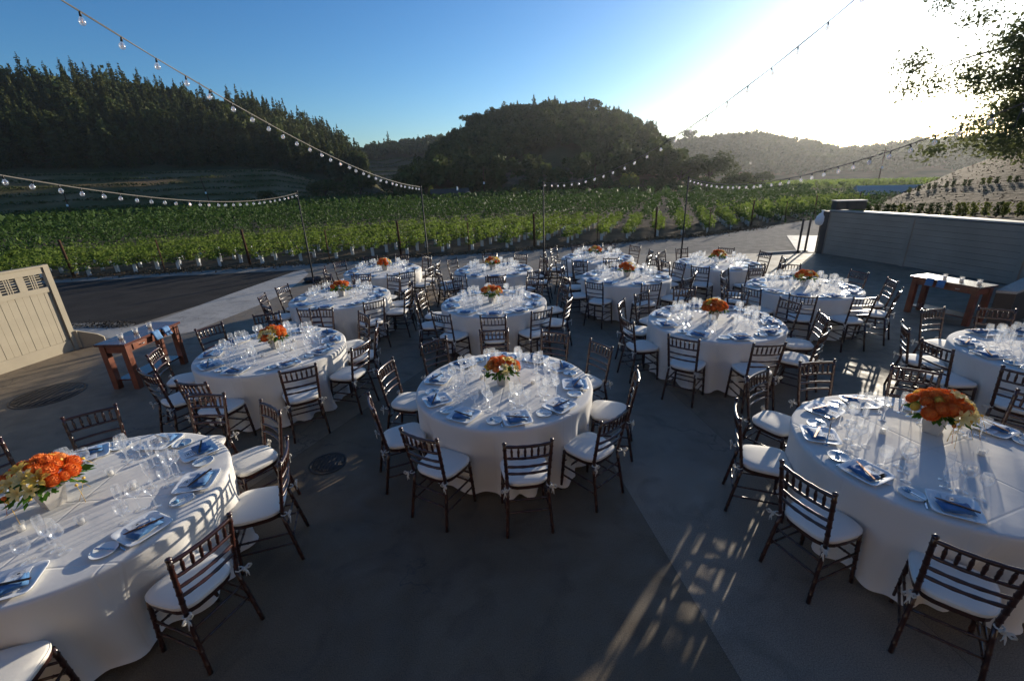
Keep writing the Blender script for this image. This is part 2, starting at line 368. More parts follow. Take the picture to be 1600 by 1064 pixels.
for (x, y, rr, lb) in ((-7.02, 6.12, .44, 'large dark round manhole cover left of the reddish serving table'), (-2.05, 4.12, .20, 'small dark round drain cover in the middle of the open patio')):
    t = thing('manhole_cover', lb, 'manhole cover', (x, y, .001))
    MB().lathe([(rr, 0), (rr, .006), (rr - .03, .008), (rr - .03, .004)], 40).build('frame', 'iron', t)
    b = MB(); b.lathe([(rr - .035, .004), (rr - .035, .007), (.0001, .007)], 40)
    for k in range(-4, 5):
        h = math.sqrt(max(0, (rr - .06) ** 2 - (k * rr / 5.2) ** 2)); b.box((k * rr / 5.2, 0, .009), (rr * .07, 2 * h, .004))
    b.build('lid', 'iron', t)

# ------------------------------------------------------------------ hills
def hill(name, az0, az1, D0, Dm, D1, base, mid, crest, mats, n=90, split=None, kind='structure'):
    """base, mid and crest give z(az) at distances D0, Dm, D1; returns a height function"""
    def z(az, d):
        a, b, c = base(az), mid(az), crest(az)
        w = 1.1 * math.sin(az * 1.7 + d * .05) + .8 * math.sin(az * .9 - d * .09)
        if d < D0: return a
        if d < Dm: return a + (b - a) * (d - D0) / (Dm - D0) + w * .07 * min(1, (d - D0) / 20)
        if d < D1:
            t = (d - Dm) / (D1 - Dm); return b + (c - b) * (t ** .9) + w * min(1, t * 5) * (1 - t)
        return c - (d - D1) * .28
    ds = list(np.linspace(D0, Dm, 12)) + list(np.linspace(Dm, D1, 14))[1:] + [D1 + 40, D1 + 120, D1 + 300]
    b = MB(); V = []; F = []
    for i in range(n + 1):
        az = az0 + (az1 - az0) * i / n
        for d in ds:
            x, y = polar(az, d); e = min(1, min(az - az0, az1 - az) / 3)
            V.append((x, y, (z(az, d) - gz(x, y)) * e + gz(x, y) - (.4 if d == D0 else 0)))
    k = len(ds)
    F = [(i * k + j, (i + 1) * k + j, (i + 1) * k + j + 1, i * k + j + 1) for i in range(n) for j in range(k - 1)]
    b.add(V, F, 0, True); b.m = [0 if (q % (k - 1)) >= 11 else 1 for q in range(len(F))]
    tag(b.build(name, mats), kind=kind)
    return lambda az, d: (z(az, d) - gz(*polar(az, d))) * min(1, max(0, min(az - az0, az1 - az) / 3)) + gz(*polar(az, d))
T_L = [(-80, 7), (-60, 8.5), (-44, 9.0), (-40, 9.3), (-35.4, 9.1), (-31.5, 8.2), (-26, 8.0), (-23.4, 6.8), (-19.2, 5.0), (-17.2, 3.4), (-14, 1)]
T_C = [(-12, -1.6), (-9.2, 0), (-8.3, 2.6), (-7.3, 4.4), (-5, 5.8), (-2, 7.2), (1, 7.8), (6, 8.1), (9, 7.6), (12.5, 6.9), (16, 5.3), (17.8, 4.0), (18.8, 2.0), (20.5, .3)]
T_F = [(-24, 2.5), (-17, 3.3), (-14, 4.0), (-8, 4.6), (-4, 4.6), (2, 3)]
T_R = [(10, 2.4), (19, 3.2), (23.6, 3.2), (27.2, 3.5), (31.4, 2.4), (35.3, 1.4), (38.2, 1.5), (40.8, 1.8), (45, 1.7), (60, 2.5), (80, 4)]
el = lambda a, d: CAM_H + d * math.tan(R(a))
hl = hill('left_hill', -84, -13, 185, 240, 340, lambda a: gz(*polar(a, 185)), lambda a: el(1.5 - max(0, (a + 26) * .3), 240), lambda a: el(lerp_tab(T_L, a), 340) - 12, ['hill', 'terrace'])
hc = hill('centre_hill', -12, 21.5, 118, 165, 290, lambda a: gz(*polar(a, 118)), lambda a: el(.3, 165), lambda a: el(lerp_tab(T_C, a), 290) - 9, ['hill', 'scar'])
hf = hill('far_left_hill', -26, 4, 300, 400, 560, lambda a: gz(*polar(a, 300)), lambda a: el(1.0, 400), lambda a: el(lerp_tab(T_F, a), 560) - 8, ['hill', 'terrace'])
hr = hill('far_right_hill', 8, 84, 380, 450, 620, lambda a: gz(*polar(a, 380)), lambda a: el(-.2, 450), lambda a: el(lerp_tab(T_R, a), 620) - 8, ['hill', 'terrace'])
# near brown bank behind the right wall: two earth steps rising to the right
B1 = [(20, -8), (34, -5.8), (38, -4.9), (42, -4.7), (48, -4.5), (60, -4), (80, -3)]
B2 = [(20, -8), (34, -5.4), (36.5, -4.9), (38.5, -3.9), (40.5, -2.8), (42, -2.4), (46.5, -1.9), (60, -1.2), (80, 0)]
B3 = [(20, -8), (34, -5.2), (37, -4.5), (40.5, -2.7), (43.5, -.9), (46.5, .5), (60, 4), (80, 6)]
b = MB(); V = []; nb = 70; prof = []
def bank_z(az, k):
    g = lambda d: gz(*polar(az, d))
    tab = [(19.4 + max(0, (40 - az)) * .3, None, -.3), (19.6 + max(0, (40 - az)) * .3, None, .95), (26, B1, 0), (29, B1, 0), (36, B2, 0), (39, B2, 0), (50, B3, 0), (75, None, -2)]
    d, T, z0 = tab[k]
    if T is None: z = z0
    else: z = el(lerp_tab(T, az), d) - .1
    return d, z
for i in range(nb + 1):
    az = 34.5 + (84 - 34.5) * i / nb; e = min(1, (az - 34.5) / 3)
    for k in range(8):
        d, z = bank_z(az, k); x, y = polar(az, d); zz = z + .03 * math.sin(az * 1.3 + k * 2) + RNG.uniform(-.04, .04)
        V.append((x, y, zz * e + (gz(x, y) - .05) * (1 - e)))
b.add(V, [(i * 8 + k, (i + 1) * 8 + k, (i + 1) * 8 + k + 1, i * 8 + k + 1) for i in range(nb) for k in range(7)], 0, True)
tag(b.build('hillside_bank', 'bank'), kind='structure')
# pale dirt road in the far valley
b = MB(); P0 = [polar(a, d) for a, d in ((20, 330), (30, 235), (36, 170), (41, 150), (50, 140))]; P1 = [polar(a, d) for a, d in ((20, 340), (30, 243), (36, 177), (41, 157), (50, 147))]
b.add([(x, y, gz(x, y) + .12) for x, y in P0 + P1], [(i, i + 1, 6 + i, 5 + i) for i in range(4)]); tag(b.build('dirt_road', 'road'), kind='structure')
# bushy grass fringe along the vineyard edge
def fringe(name, pts, n, size, m, w):
    C = []
    for _ in range(n):
        k = RNG.integers(len(pts) - 1); t = RNG.uniform(); p = np.array(pts[k]) * (1 - t) + np.array(pts[k + 1]) * t
        C.append((p[0] + RNG.normal() * w, p[1] + RNG.normal() * w, RNG.uniform(0, .05)))
    o = ob(name, quads(leaf_quads(np.array(C), size), [m], name)); tag(o, kind='stuff'); return o
o = fringe('dry_grass', [(-18, 15.5), (-11.5, 16.4), (-4.4, 17.6), (.6, 18.4), (5.4, 19.8), (9, 20.8), (13, 23.2)], 4200, .07, 'bank', .28)
tag(o, 'dry brown grass and leaf litter along the vineyard edge', 'dry grass')
o = fringe('loose_stones', [(-8.6, 9.6), (-9.4, 9.75), (-11.5, 9.8)], 700, .035, 'asphalt', .12); tag(o, 'loose dark stones on the gravel patch beside the tan fence', 'stones')

# ------------------------------------------------------------------ trees
def conifer_mesh(name, h, w, n, m, seed):
    rg = np.random.default_rng(seed); C = []; S = []
    nw = int(h / .8)
    for i in range(n):
        t = rg.uniform() ** .75                     # 0 top 1 bottom
        lev = round(t * nw) / nw; z = h * (1 - .9 * lev) - rg.uniform(0, .5)
        rad = w * (lev ** .85 * .92 + .08) * (.75 + .35 * math.sin(lev * 29 + seed)); a = rg.choice(9) * 2 * PI / 9 + lev * 11 + rg.normal() * .22
        q = rg.uniform() ** .6; C.append((math.cos(a) * rad * q, math.sin(a) * rad * q, z - q * rad * .3)); S.append(.45 + .75 * lev)
    x = MB(); x.tube((0, 0, -1), (0, 0, h * .93), .28, .04, 6, 1)
    return quads(leaf_quads(np.array(C), np.array(S), rng=rg), [m, 'bark'], name, extra=x)
def crown_pts(rg, n, rx, ry, rz, cz, lobes=9):
    L = rg.normal(size=(lobes, 3)); L /= np.linalg.norm(L, axis=1)[:, None]; L *= rg.uniform(.45, .8, lobes)[:, None]; L[:, 2] = np.abs(L[:, 2]) * 1.0 - .25
    k = rg.integers(lobes, size=n); d = rg.normal(size=(n, 3)); d /= np.linalg.norm(d, axis=1)[:, None]
    P = L[k] + d * (rg.uniform(.25, 1, n) ** .5)[:, None] * rg.uniform(.3, .48, lobes)[k][:, None]
    return P * np.array([rx, ry, rz]) + np.array([0, 0, cz])
def broad_mesh(name, h, w, n, m, seed, size=.7, trunk=.3):
    rg = np.random.default_rng(seed); P = crown_pts(rg, n, w / 2, w / 2, h * (1 - trunk) * .55, h * (trunk + (1 - trunk) * .5), 11)
    x = MB(); x.tube((0, 0, -.6), (0, 0, h * .6), .035 * h, .015 * h, 6, 1)
    for k in range(4):
        a = k * 1.7 + seed; x.tube((0, 0, h * .3), (math.cos(a) * w * .28, math.sin(a) * w * .28, h * .65), .018 * h, .006 * h, 5, 1)
    return quads(leaf_quads(P, size, rng=rg), [m, 'bark'], name, extra=x)
CON = [conifer_mesh('conifer', h, w, 950, m, s) for h, w, m, s in ((20, 4.6, 'con1', 1), (22, 5.2, 'con2', 2), (17, 4.6, 'con1', 3), (16, 5.0, 'con2', 4), (23, 5.0, 'con1', 5))]
BRO = [broad_mesh('broadleaf', h, w, 900, m, s, .85) for h, w, m, s in ((10, 11, 'oak1', 11), (12, 12, 'oak1', 12), (8, 10, 'oak1', 13))]
def wood(name, label, pts, kinds, dens, sizes, mats):
    """one mass of far trees: every tree a real little crown of leaf faces"""
    P = []; S = []; MI = []
    for (x, y, z, h, w, kd) in pts:
        n = dens; rg = RNG
        if kd == 0:
            t = rg.uniform(size=n) ** .75; a = rg.uniform(0, 2 * PI, n); rad = w * t * rg.uniform(.3, 1, n)
            P.append(np.stack([x + np.cos(a) * rad, y + np.sin(a) * rad, z + h * (1 - .92 * t) - rad * .2], 1)); S.append(sizes * (.5 + t))
        else:
            p = crown_pts(rg, n, w, w, h * .5, 0, 7); P.append(p + np.array([x, y, z + h * .5])); S.append(np.full(n, sizes * 1.2))
        MI.append(np.full(n, rg.integers(2) if kd == 0 else 2))
    o = ob(name, quads(leaf_quads(np.concatenate(P), np.concatenate(S)), mats, name, np.concatenate(MI)))
    return tag(o, label, 'wood', kind='stuff')
n_con = 0
def scatter(hf_, az0, az1, d0, d1, n, seed, gap=5.):
    rg = np.random.default_rng(seed); out = []; tries = 0
    while len(out) < n and tries < n * 30:
        tries += 1; az = rg.uniform(az0, az1); d = math.sqrt(rg.uniform(d0 * d0, d1 * d1)); x, y = polar(az, d)
        if any((x - a[0]) ** 2 + (y - a[1]) ** 2 < gap * gap for a in out): continue
        out.append((x, y, hf_(az, d), az, d))
    return out
# left hillside
L = scatter(hl, -58, -16.5, 243, 352, 1150, 5, 4.1)
L = [p for p in L if not (p[4] < 250 and p[3] > -22)]
L.sort(key=lambda p: min(abs(p[4] - 243), abs(p[4] - 345) * .8)); rg = np.random.default_rng(3)
for i, p in enumerate(L[:200]):
    lab = 'tall dark conifer in the dense wood covering the left hillside'
    o = ob('conifer_tree', CON[rg.integers(5)], None, (p[0], p[1], p[2] - .5), rg.uniform(0, 6)); s = rg.uniform(.45, .75) if p[4] < 262 else rg.uniform(.55, 1.0); o.scale = (s * rg.uniform(.9, 1.2), s * rg.uniform(.9, 1.2), s); o.rotation_euler[0] = rg.normal() * .04; o.rotation_euler[1] = rg.normal() * .04
    tag(o, lab, 'tree', 'conifers on the left hillside')
wood('hillside_wood', 'dense dark conifer wood covering the middle of the left hillside', [(p[0], p[1], p[2], rg.uniform(12, 21), rg.uniform(4, 5.4), 0 if rg.uniform() < .8 else 1) for p in L[200:]], 0, 260, 1.5, ['con1', 'con2', 'oak1'])
# centre hill
L = scatter(hc, -12, 20.5, 126, 300, 1150, 6, 4.2); L.sort(key=lambda p: -p[4])
for i, p in enumerate(L[:70]):
    con = rg.uniform() < (.75 if p[3] > 8 else .4)
    o = ob('conifer_tree' if con else 'broadleaf_tree', CON[rg.integers(5)] if con else BRO[rg.integers(3)], None, (p[0], p[1], p[2] - .5), rg.uniform(0, 6)); s = rg.uniform(.4, .68) if con else rg.uniform(.8, 1.1); o.scale = (s * 1.35, s * 1.35, s)
    tag(o, 'dark %s on the skyline of the rounded centre hill' % ('conifer' if con else 'leafy tree'), 'tree', '%s on the centre hill' % ('conifers' if con else 'leafy trees'))
wood('hill_forest', 'dark mixed forest covering the rounded hill in the centre', [(p[0], p[1], p[2], rg.uniform(6, 11), rg.uniform(3.4, 5), 1 if rg.uniform() < .75 else 0) for p in L[70:] if not (132 < p[4] < 188 and -.8 < p[3] < 12.8 and RNG.uniform() < .88)], 0, 230, 1.2, ['con1', 'con2', 'oak1'])
# far hills
L = scatter(hf, -22, -3, 470, 600, 330, 8, 7); wood('far_wood', 'distant dark wood along the ridge between the two hills', [(p[0], p[1], p[2], rg.uniform(8, 13), rg.uniform(4, 7), 1 if rg.uniform() < .8 else 0) for p in L], 0, 90, 2.4, ['con1', 'con2', 'oak1'])
L = scatter(hr, 14, 62, 400, 660, 1300, 9, 9); wood('hazy_wood', 'hazy rounded oak woods on the far right hills', [(p[0], p[1], p[2], rg.uniform(8, 13), rg.uniform(6, 9), 1) for p in L], 0, 100, 2.8, ['con1', 'con2', 'oak1'])
x, y = polar(-13.4, 560); tag(ob('conifer_tree', CON[0], None, (x, y, hf(-13.4, 560) - 1)), 'lone slender conifer standing above the ridge between the two hills', 'tree')
x, y = polar(20.7, 600); o = ob('broadleaf_tree', BRO[1], None, (x, y, hr(20.7, 600) + 1)); o.scale = (1.7, 1.7, 1.7); tag(o, 'solitary open-crowned tree on the skyline right of the centre hill', 'tree')
# separate trees and bushes at the valley edge: az, distance, top elevation, width factor, mesh kind, label
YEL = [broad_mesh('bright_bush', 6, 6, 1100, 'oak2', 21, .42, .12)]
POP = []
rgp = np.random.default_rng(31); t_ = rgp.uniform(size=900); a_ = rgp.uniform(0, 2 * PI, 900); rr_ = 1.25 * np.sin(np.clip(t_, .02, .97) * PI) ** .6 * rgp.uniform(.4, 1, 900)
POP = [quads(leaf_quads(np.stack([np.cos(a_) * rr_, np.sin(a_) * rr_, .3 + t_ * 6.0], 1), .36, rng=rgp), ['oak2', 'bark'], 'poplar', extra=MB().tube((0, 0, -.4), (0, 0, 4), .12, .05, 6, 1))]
MID = [broad_mesh('valley_tree', 9, 9, 2200, m, s, .5, .15) for m, s in (('oak1', 41), ('oak1', 42), ('vine2', 43))]
def at_el(mesh, h0, az, d, top, wf, label, name='broadleaf_tree'):
    x, y = polar(az, d); z = max(gz(x, y), hc(az, d) if -13 < az < 21 and d > 118 else gz(x, y)); h = el(top, d) - z; s = h / h0
    o = ob(name, mesh, None, (x, y, z - .1), az); o.scale = (s * wf, s * wf, s); tag(o, label, 'tree')
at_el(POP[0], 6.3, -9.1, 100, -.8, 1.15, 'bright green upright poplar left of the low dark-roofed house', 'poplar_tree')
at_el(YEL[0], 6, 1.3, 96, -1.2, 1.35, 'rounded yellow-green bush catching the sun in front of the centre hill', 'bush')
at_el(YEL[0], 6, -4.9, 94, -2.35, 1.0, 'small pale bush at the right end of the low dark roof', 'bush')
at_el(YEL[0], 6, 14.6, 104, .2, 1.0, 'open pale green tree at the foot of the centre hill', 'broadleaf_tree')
for i, (az, d, top, wf, k, lab) in enumerate((
    (-27, 178, -.4, 1.3, 0, 'dark rounded tree below the left terraces, farthest left of the valley trees'),
    (-21, 175, .7, 1.5, 1, 'large dark tree at the right end of the left terraces'),
    (-17.2, 170, 1.2, 1.3, 0, 'dark tree filling the gap at the foot of the left hill'),
    (-13.5, 172, .4, 1.5, 1, 'low wide dark tree in the gap between the two hills'),
    (-11.2, 160, 1.9, 1.2, 0, 'dark tree at the left foot of the centre hill'),
    (-6.2, 122, -.9, 1.4, 1, 'dark bushy tree behind the low dark-roofed house'),
    (-2.4, 120, -1.2, 1.5, 0, 'dark low tree left of the yellow-green bush'),
    (4.4, 112, -.5, 1.3, 2, 'green tree just right of the yellow-green bush'),
    (7.0, 110, -.2, 1.2, 2, 'leafy green tree beside the second light pole from the right'),
    (10.0, 112, .1, 1.2, 2, 'bushy green tree below the bare brown slope'),
    (12.2, 108, -.6, 1.1, 2, 'low green bushy tree left of the open pale green tree'),
    (17.6, 112, -.4, 1.1, 0, 'dark low oak right of the open pale green tree'),
    (20.2, 128, 1.6, 1.5, 1, 'broad dark oak at the right foot of the centre hill'),
    (23.2, 132, 2.2, 1.25, 0, 'tall dark oak left of the hazy right hills'),
    (22.6, 104, -.5, 1.4, 1, 'spreading dark oak behind the far right light pole'),
    (26.2, 108, -.1, 1.35, 0, 'dome shaped dark oak at the end of the tree line on the right'),
    (28.6, 170, -.2, 1.2, 1, 'small dark oak at the far right end of the valley tree line'))):
    at_el(MID[k], 9, az, d, top, wf, lab)
for i in range(46):          # hedge line of smaller shrubs along the foot of the hills
    az = -50 + i * 1.75 + rg.uniform(-.5, .5)
    if az > 30: break
    d = 176 if az < -14 else 118
    if -14 < az < 30 or az < -40 or i % 2: pass
C = []
for az in np.arange(-14, 28, .35):
    d = 112 + rg.uniform(-4, 6); x, y = polar(az, d); h = rg.uniform(1.2, 3.6); p = crown_pts(rg, 120, 2.2, 2.2, h * .55, 0, 5); C.append(p + np.array([x, y, gz(x, y) + h * .45]))
for az in np.arange(-56, -14, .4):
    d = 176 + rg.uniform(-3, 4); x, y = polar(az, d); h = rg.uniform(.4, 1.1) if az < -26 else rg.uniform(2.5, 5); p = crown_pts(rg, 60, 2.6, 2.6, h * .55, 0, 5); C.append(p + np.array([x, y, gz(x, y) + h * .45]))
tag(ob('scrub', quads(leaf_quads(np.concatenate(C), .5), ['oak1'], 'scrub')), 'low dark scrub along the foot of the hills', 'scrub', kind='stuff')
# terraced vine lines on the slopes
def terrace_lines(name, label, hfun, az0, az1, ds, size, m, dens):
    C = []
    for d in ds:
        n = int((az1 - az0) * dens); az = RNG.uniform(az0, az1, n)
        for a in az:
            x, y = polar(a, d + RNG.normal() * .35 + 1.5 * math.sin(a * .7)); C.append((x, y, hfun(a, d) + RNG.uniform(.1, .8)))
    tag(ob(name, quads(leaf_quads(np.array(C), size), [m], name)), label, 'vines', kind='stuff')
terrace_lines('terrace_vines', 'thin rows of vines on the brown terraces below the left wood', hl, -56, -18, (190, 199, 208, 217, 226, 235), .7, 'oak1', 26)
terrace_lines('terrace_vines', 'faint rows of vines on the far terraced slope between the hills', hf, -17, -6, (330, 350, 370, 390, 412, 436, 460), 1.5, 'oak1', 55)

# near oak leaning in at the top right
def near_oak():
    t = thing('oak_tree', 'large backlit oak reaching in over the bank at the top right corner', 'tree', (18.25, 12.45, 1.4))
    x = MB(); rg = np.random.default_rng(77)
    tips = []
    x.path([(0, 0, -1), (-.1, .1, 1.2), (-.3, .2, 2.8), (-.4, .5, 4.2)], [.42, .34, .3, .26], 9)
    for k in range(23):
        a = rg.uniform(0, 2 * PI) if k % 2 else rg.uniform(PI * .6, PI * 1.3); z0 = rg.uniform(1.9, 4.2); Lh = rg.uniform(2.2, 4.0); up = rg.uniform(-.1, 3.6)
        p0 = Vector((-.3, .3, z0)); p3 = p0 + Vector((math.cos(a) * Lh, math.sin(a) * Lh, up)); pm = (p0 + p3) / 2 + Vector((0, 0, .5))
        x.path([p0, pm, p3], [.13, .08, .03], 6)
        for q in range(5):
            b_ = pm.lerp(p3, q / 4) ; e = b_ + Vector((rg.normal() * .8, rg.normal() * .8, rg.normal() * .55)); x.path([b_, (b_ + e) / 2 + Vector((0, 0, .12)), e], [.035, .02, .01], 4); tips.append(e)
    x.build('trunk', 'bark', t)
    P = []
    for e in tips:
        n = 720; c = rg.normal(size=(4, 3)) * .45; k = rg.integers(4, size=n); p = c[k] + rg.normal(size=(n, 3)) * np.array([.26, .26, .17]); P.append(p + np.array(e))
    # drooping sprays on the lower left
    for k in range(34):
        a = rg.uniform(PI * .55, PI * 1.45); rr = rg.uniform(2.4, 4.2); c = np.array([math.cos(a) * rr, math.sin(a) * rr, rg.uniform(1.6, 3.2)]); P.append(c + rg.normal(size=(320, 3)) * np.array([.4, .4, .2]))
    ob('crown', quads(leaf_quads(np.concatenate(P), .09, rng=rg), ['oak3'], 'crown'), t)
near_oak()

# ------------------------------------------------------------------ vineyard
ROWAZ = R(19.); dv = np.array([math.sin(ROWAZ), math.cos(ROWAZ)]); nv = np.array([math.cos(ROWAZ), -math.sin(ROWAZ)])
EDGE = [(-40, 12.2), (-18, 15.2), (-15.3, 15.7), (-11.3, 16.6), (-7.7, 17.5), (-4.4, 18.1), (.6, 19.0), (5.4, 20.5), (9.1, 21.4), (11.6, 23.1), (14, 25.5), (24, 33), (30, 38)]
def edge_s(tn):          # where the row with lateral offset tn meets the edge
    for (a, b) in zip(EDGE, EDGE[1:]):
        ta = np.dot(a, nv); tb = np.dot(b, nv)
        if ta <= tn <= tb: k = (tn - ta) / (tb - ta); p = np.array(a) * (1 - k) + np.array(b) * k; return np.dot(p, dv)
    return None
def vine_parts(seed, n=130, h=1.25):
    rg = np.random.default_rng(seed); C = []
    for s in range(7):
        x0 = rg.normal() * .12; y0 = rg.uniform(-.5, .5); top = rg.uniform(.7, h)
        m = n // 7; z = .38 + (top - .38) * rg.uniform(size=m) ** 1.15; C.append(np.stack([x0 + rg.normal(size=m) * .07, y0 + rg.normal(size=m) * .06, z], 1))
    C.append(np.stack([rg.normal(size=60) * .1, rg.uniform(-.55, .55, 60), rg.uniform(.36, .64, 60)], 1))
    return np.concatenate(C)
VF = [quads(leaf_quads(vine_parts(s, 220, 1.1), .085, rng=np.random.default_rng(s)), ['vine1'], 'foliage') for s in range(51, 56)]
x = MB(); x.path([(0, 0, 0), (.01, .02, .25), (-.01, 0, .5)], [.018, .015, .013], 6); x.tube((0, 0, .47), (0, .45, .5), .01, .008, 5); x.tube((0, 0, .47), (0, -.45, .5), .01, .008, 5); TRUNK = x.mesh('trunk', 'stake')
x = MB(); x.box((0, 0, .16), (.10, .10, .32)); TUBE = x.mesh('grow_tube', 'tube')
VJ = []
for s in range(5):       # one-mesh vines for the rows behind (parts too small to see)
    e = MB(); e.tube((0, 0, 0), (0, 0, .5), .018, .013, 5, 1); e.box((0, 0, .15), (.09, .09, .30), 2)
    VJ.append(quads(leaf_quads(vine_parts(61 + s, 170, 1.1), .10, rng=np.random.default_rng(s + 61)), ['vine1', 'stake', 'tube'], 'vine', extra=e))
cand = []; posts = []
tn = -46.0
while tn < 22:
    s0 = edge_s(tn)
    if s0 is not None:
        (posts.append((*(dv * s0 + nv * tn), tn)) if int(round((tn + 46) / 1.2)) % 2 == 0 else None); s = s0 + .5; k = 0
        while True:
            p = dv * s + nv * tn + RNG.normal(size=2) * .05; d = math.hypot(*p)
            if d > 29 and s > s0 + 6.5: break
            cand.append((d, p[0], p[1], k, tn)); s += .85; k += 1
    tn += 1.2
vis = [c for c in cand if -60 < proj((c[1], c[2], .6))[0] < 1660]
vis.sort(); rg = np.random.default_rng(12); far = []
for i, (d, x, y, k, tn) in enumerate(vis):
    z = gz(x, y) - .02; rz = -ROWAZ
    if i < 70:
        t = thing('grapevine', 'young grapevine with white grow tube at the patio edge of the vineyard', 'grapevine', (x, y, z), rz, 'front grapevines of the near vineyard block')
        ob('foliage', VF[rg.integers(5)], t).scale = (1, 1, rg.uniform(.68, .95)); ob('trunk', TRUNK, t); ob('grow_tube', TUBE, t, (0, 0, 0), rg.uniform(0, 1))
    elif i < 280:
        o = ob('grapevine', VJ[rg.integers(5)], None, (x, y, z), rz); o.scale = (1, 1, rg.uniform(.7, .98)); tag(o, 'green grapevine within the rows of the near vineyard block', 'grapevine', 'grapevines inside the near vineyard block')
    else: far.append((x, y, z))
P = [np.zeros((1, 3)) + np.array([-10, 25, -.3])]
for x, y, z in far:
    q = vine_parts(int(rg.integers(1e6)), 50); c, s = math.cos(-ROWAZ), math.sin(-ROWAZ); P.append(np.stack([x + q[:, 0] * c - q[:, 1] * s, y + q[:, 0] * s + q[:, 1] * c, z + q[:, 2]], 1))
e = MB()
for x, y, z in far[::1]: e.box((x, y, z + .14), (.085, .085, .28), 1)
tag(ob('vine_rows', quads(leaf_quads(np.concatenate(P), .17), ['vine1', 'tube'], 'vine_rows', extra=e)), 'farther grapevines of the near vineyard block seen as one mass', 'grapevines', kind='stuff')
posts = [p for p in posts if -40 < proj((p[0], p[1], .6))[0] < 1400]
for i, (x, y, tn) in enumerate(posts):
    tall = i % 2 == 0; t = thing('vineyard_post', 'brown end post at the front of a vine row', 'post', (x, y, gz(x, y)), -ROWAZ, 'end posts along the front of the vineyard')
    b = MB(); h = 1.35 if tall else 1.15; b.turned((0, 0, -.1), (0, -.05, h), [(0, .045), (.98, .042), (1, .03)], 8) if tall else b.box((0, 0, h / 2), (.035, .035, h)); b.build('post', 'stake', t)
    b = MB()
    for zz in (.42, .85, 1.1): b.path([(0, 0, zz), (0, 4.5, zz - .05), (0, 9, zz - .2)], .003, 4)
    b.build('trellis_wire', 'wire', t)
# second and third blocks, seen as hedges of leaves
def block(name, label, t0, t1, dt, d0, d1, az0, az1, per, size, h, m):
    C = []; tn = t0
    while tn < t1:
        s = -20.
        S = np.arange(-60, 420, 1.6); P_ = S[:, None] * dv + tn * nv; D = np.hypot(P_[:, 0], P_[:, 1]); A = np.degrees(np.arctan2(P_[:, 0], P_[:, 1]))
        ok = (D > d0) & (D < d1) & (A > az0) & (A < az1)
        for q in P_[ok]:
            C.append(np.stack([q[0] + RNG.normal(size=per) * .22, q[1] + RNG.normal(size=per) * .5, gz(*q) + h * RNG.uniform(.08, 1, per)], 1))
        tn += dt
    tag(ob(name, quads(leaf_quads(np.concatenate(C), size), [m], name)), label, 'grapevines', kind='stuff')
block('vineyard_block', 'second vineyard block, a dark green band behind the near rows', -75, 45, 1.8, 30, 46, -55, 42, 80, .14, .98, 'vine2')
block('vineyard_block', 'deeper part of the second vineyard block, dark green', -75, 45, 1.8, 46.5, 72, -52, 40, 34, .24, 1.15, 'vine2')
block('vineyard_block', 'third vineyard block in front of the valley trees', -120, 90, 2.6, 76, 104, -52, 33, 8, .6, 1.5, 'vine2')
block('vineyard_block', 'far pale green vineyard block right of the tree line', 5, 160, 3.4, 118, 225, 24, 44, 8, .9, 1.5, 'vine1')
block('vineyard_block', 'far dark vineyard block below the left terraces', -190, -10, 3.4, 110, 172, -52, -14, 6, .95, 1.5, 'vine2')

# ------------------------------------------------------------------ air: thin volume added to stand in for lens glare
hz = MB(); hz.box((0, 0, 35.5), (4200, 4200, 91)); HZ = bpy.data.materials.new('air'); HZ.use_nodes = True
hn = HZ.node_tree.nodes; hn.remove(hn['Principled BSDF']); pv = hn.new('ShaderNodeVolumePrincipled')
pv.inputs['Color'].default_value = (.93, .95, 1, 1); pv.inputs['Density'].default_value = .00012; pv.inputs['Anisotropy'].default_value = .62
HZ.node_tree.links.new(pv.outputs[0], hn['Material Output'].inputs['Volume'])
tag(hz.build('veil', HZ), 'added haze filling the valley', 'veil', kind='stuff')
# ------------------------------------------------------------------ right wall, bank box, gate posts
def seg_frame(a, b):
    a = Vector((*a, 0)); b = Vector((*b, 0)); d = (b - a); return a, d.length, math.atan2(d.y, d.x)
wall = thing('retaining_wall', 'long grey board-clad retaining wall along the right side of the patio', 'wall', (10.74, 15.17, 0))
WP = [(10.70, 15.25), (11.45, 12.85), (12.0, 10.3), (12.35, 7.4)]
for i in range(3):
    a, Ln, rz = seg_frame(WP[i], WP[i + 1]); a = a - Vector((10.74, 15.17, 0))
    q = Matrix.Translation(a) @ Matrix.Rotation(rz, 4, 'Z')
    b = MB(); b.box((Ln / 2, .14, .69), (Ln, .16, 1.38), 0, 0, q); b.build('backing', 'darkbox', wall)
    for k in range(9):
        b = MB(); b.box((Ln / 2, .035 + RNG.uniform(-.003, .003), .085 + k * .152), (Ln - .03, .04, .147), 0, 0, q); b.build('board', 'wallb', wall)
    b = MB(); b.box((.0, .02, .69), (.10, .10, 1.38), 0, 0, q); b.build('batten', 'wallb', wall)
    b = MB(); b.box((Ln / 2, .14, 1.42), (Ln + .04, .24, .04), 0, 0, q); b.build('cap', 'cap', wall)
    b = MB(); b.box((Ln / 2, .44, 1.36), (Ln + .1, .30, .13), 0, 0, q); b.build('edging_timber', 'darkbox', wall)
b = MB(); b.box((-.06, .12, .70), (.2, .34, 1.40), 0, 0, Matrix.Translation((-.04, .08, 0)) @ Matrix.Rotation(R(-72), 4, 'Z')); b.build('end_post', 'darkbox', wall)
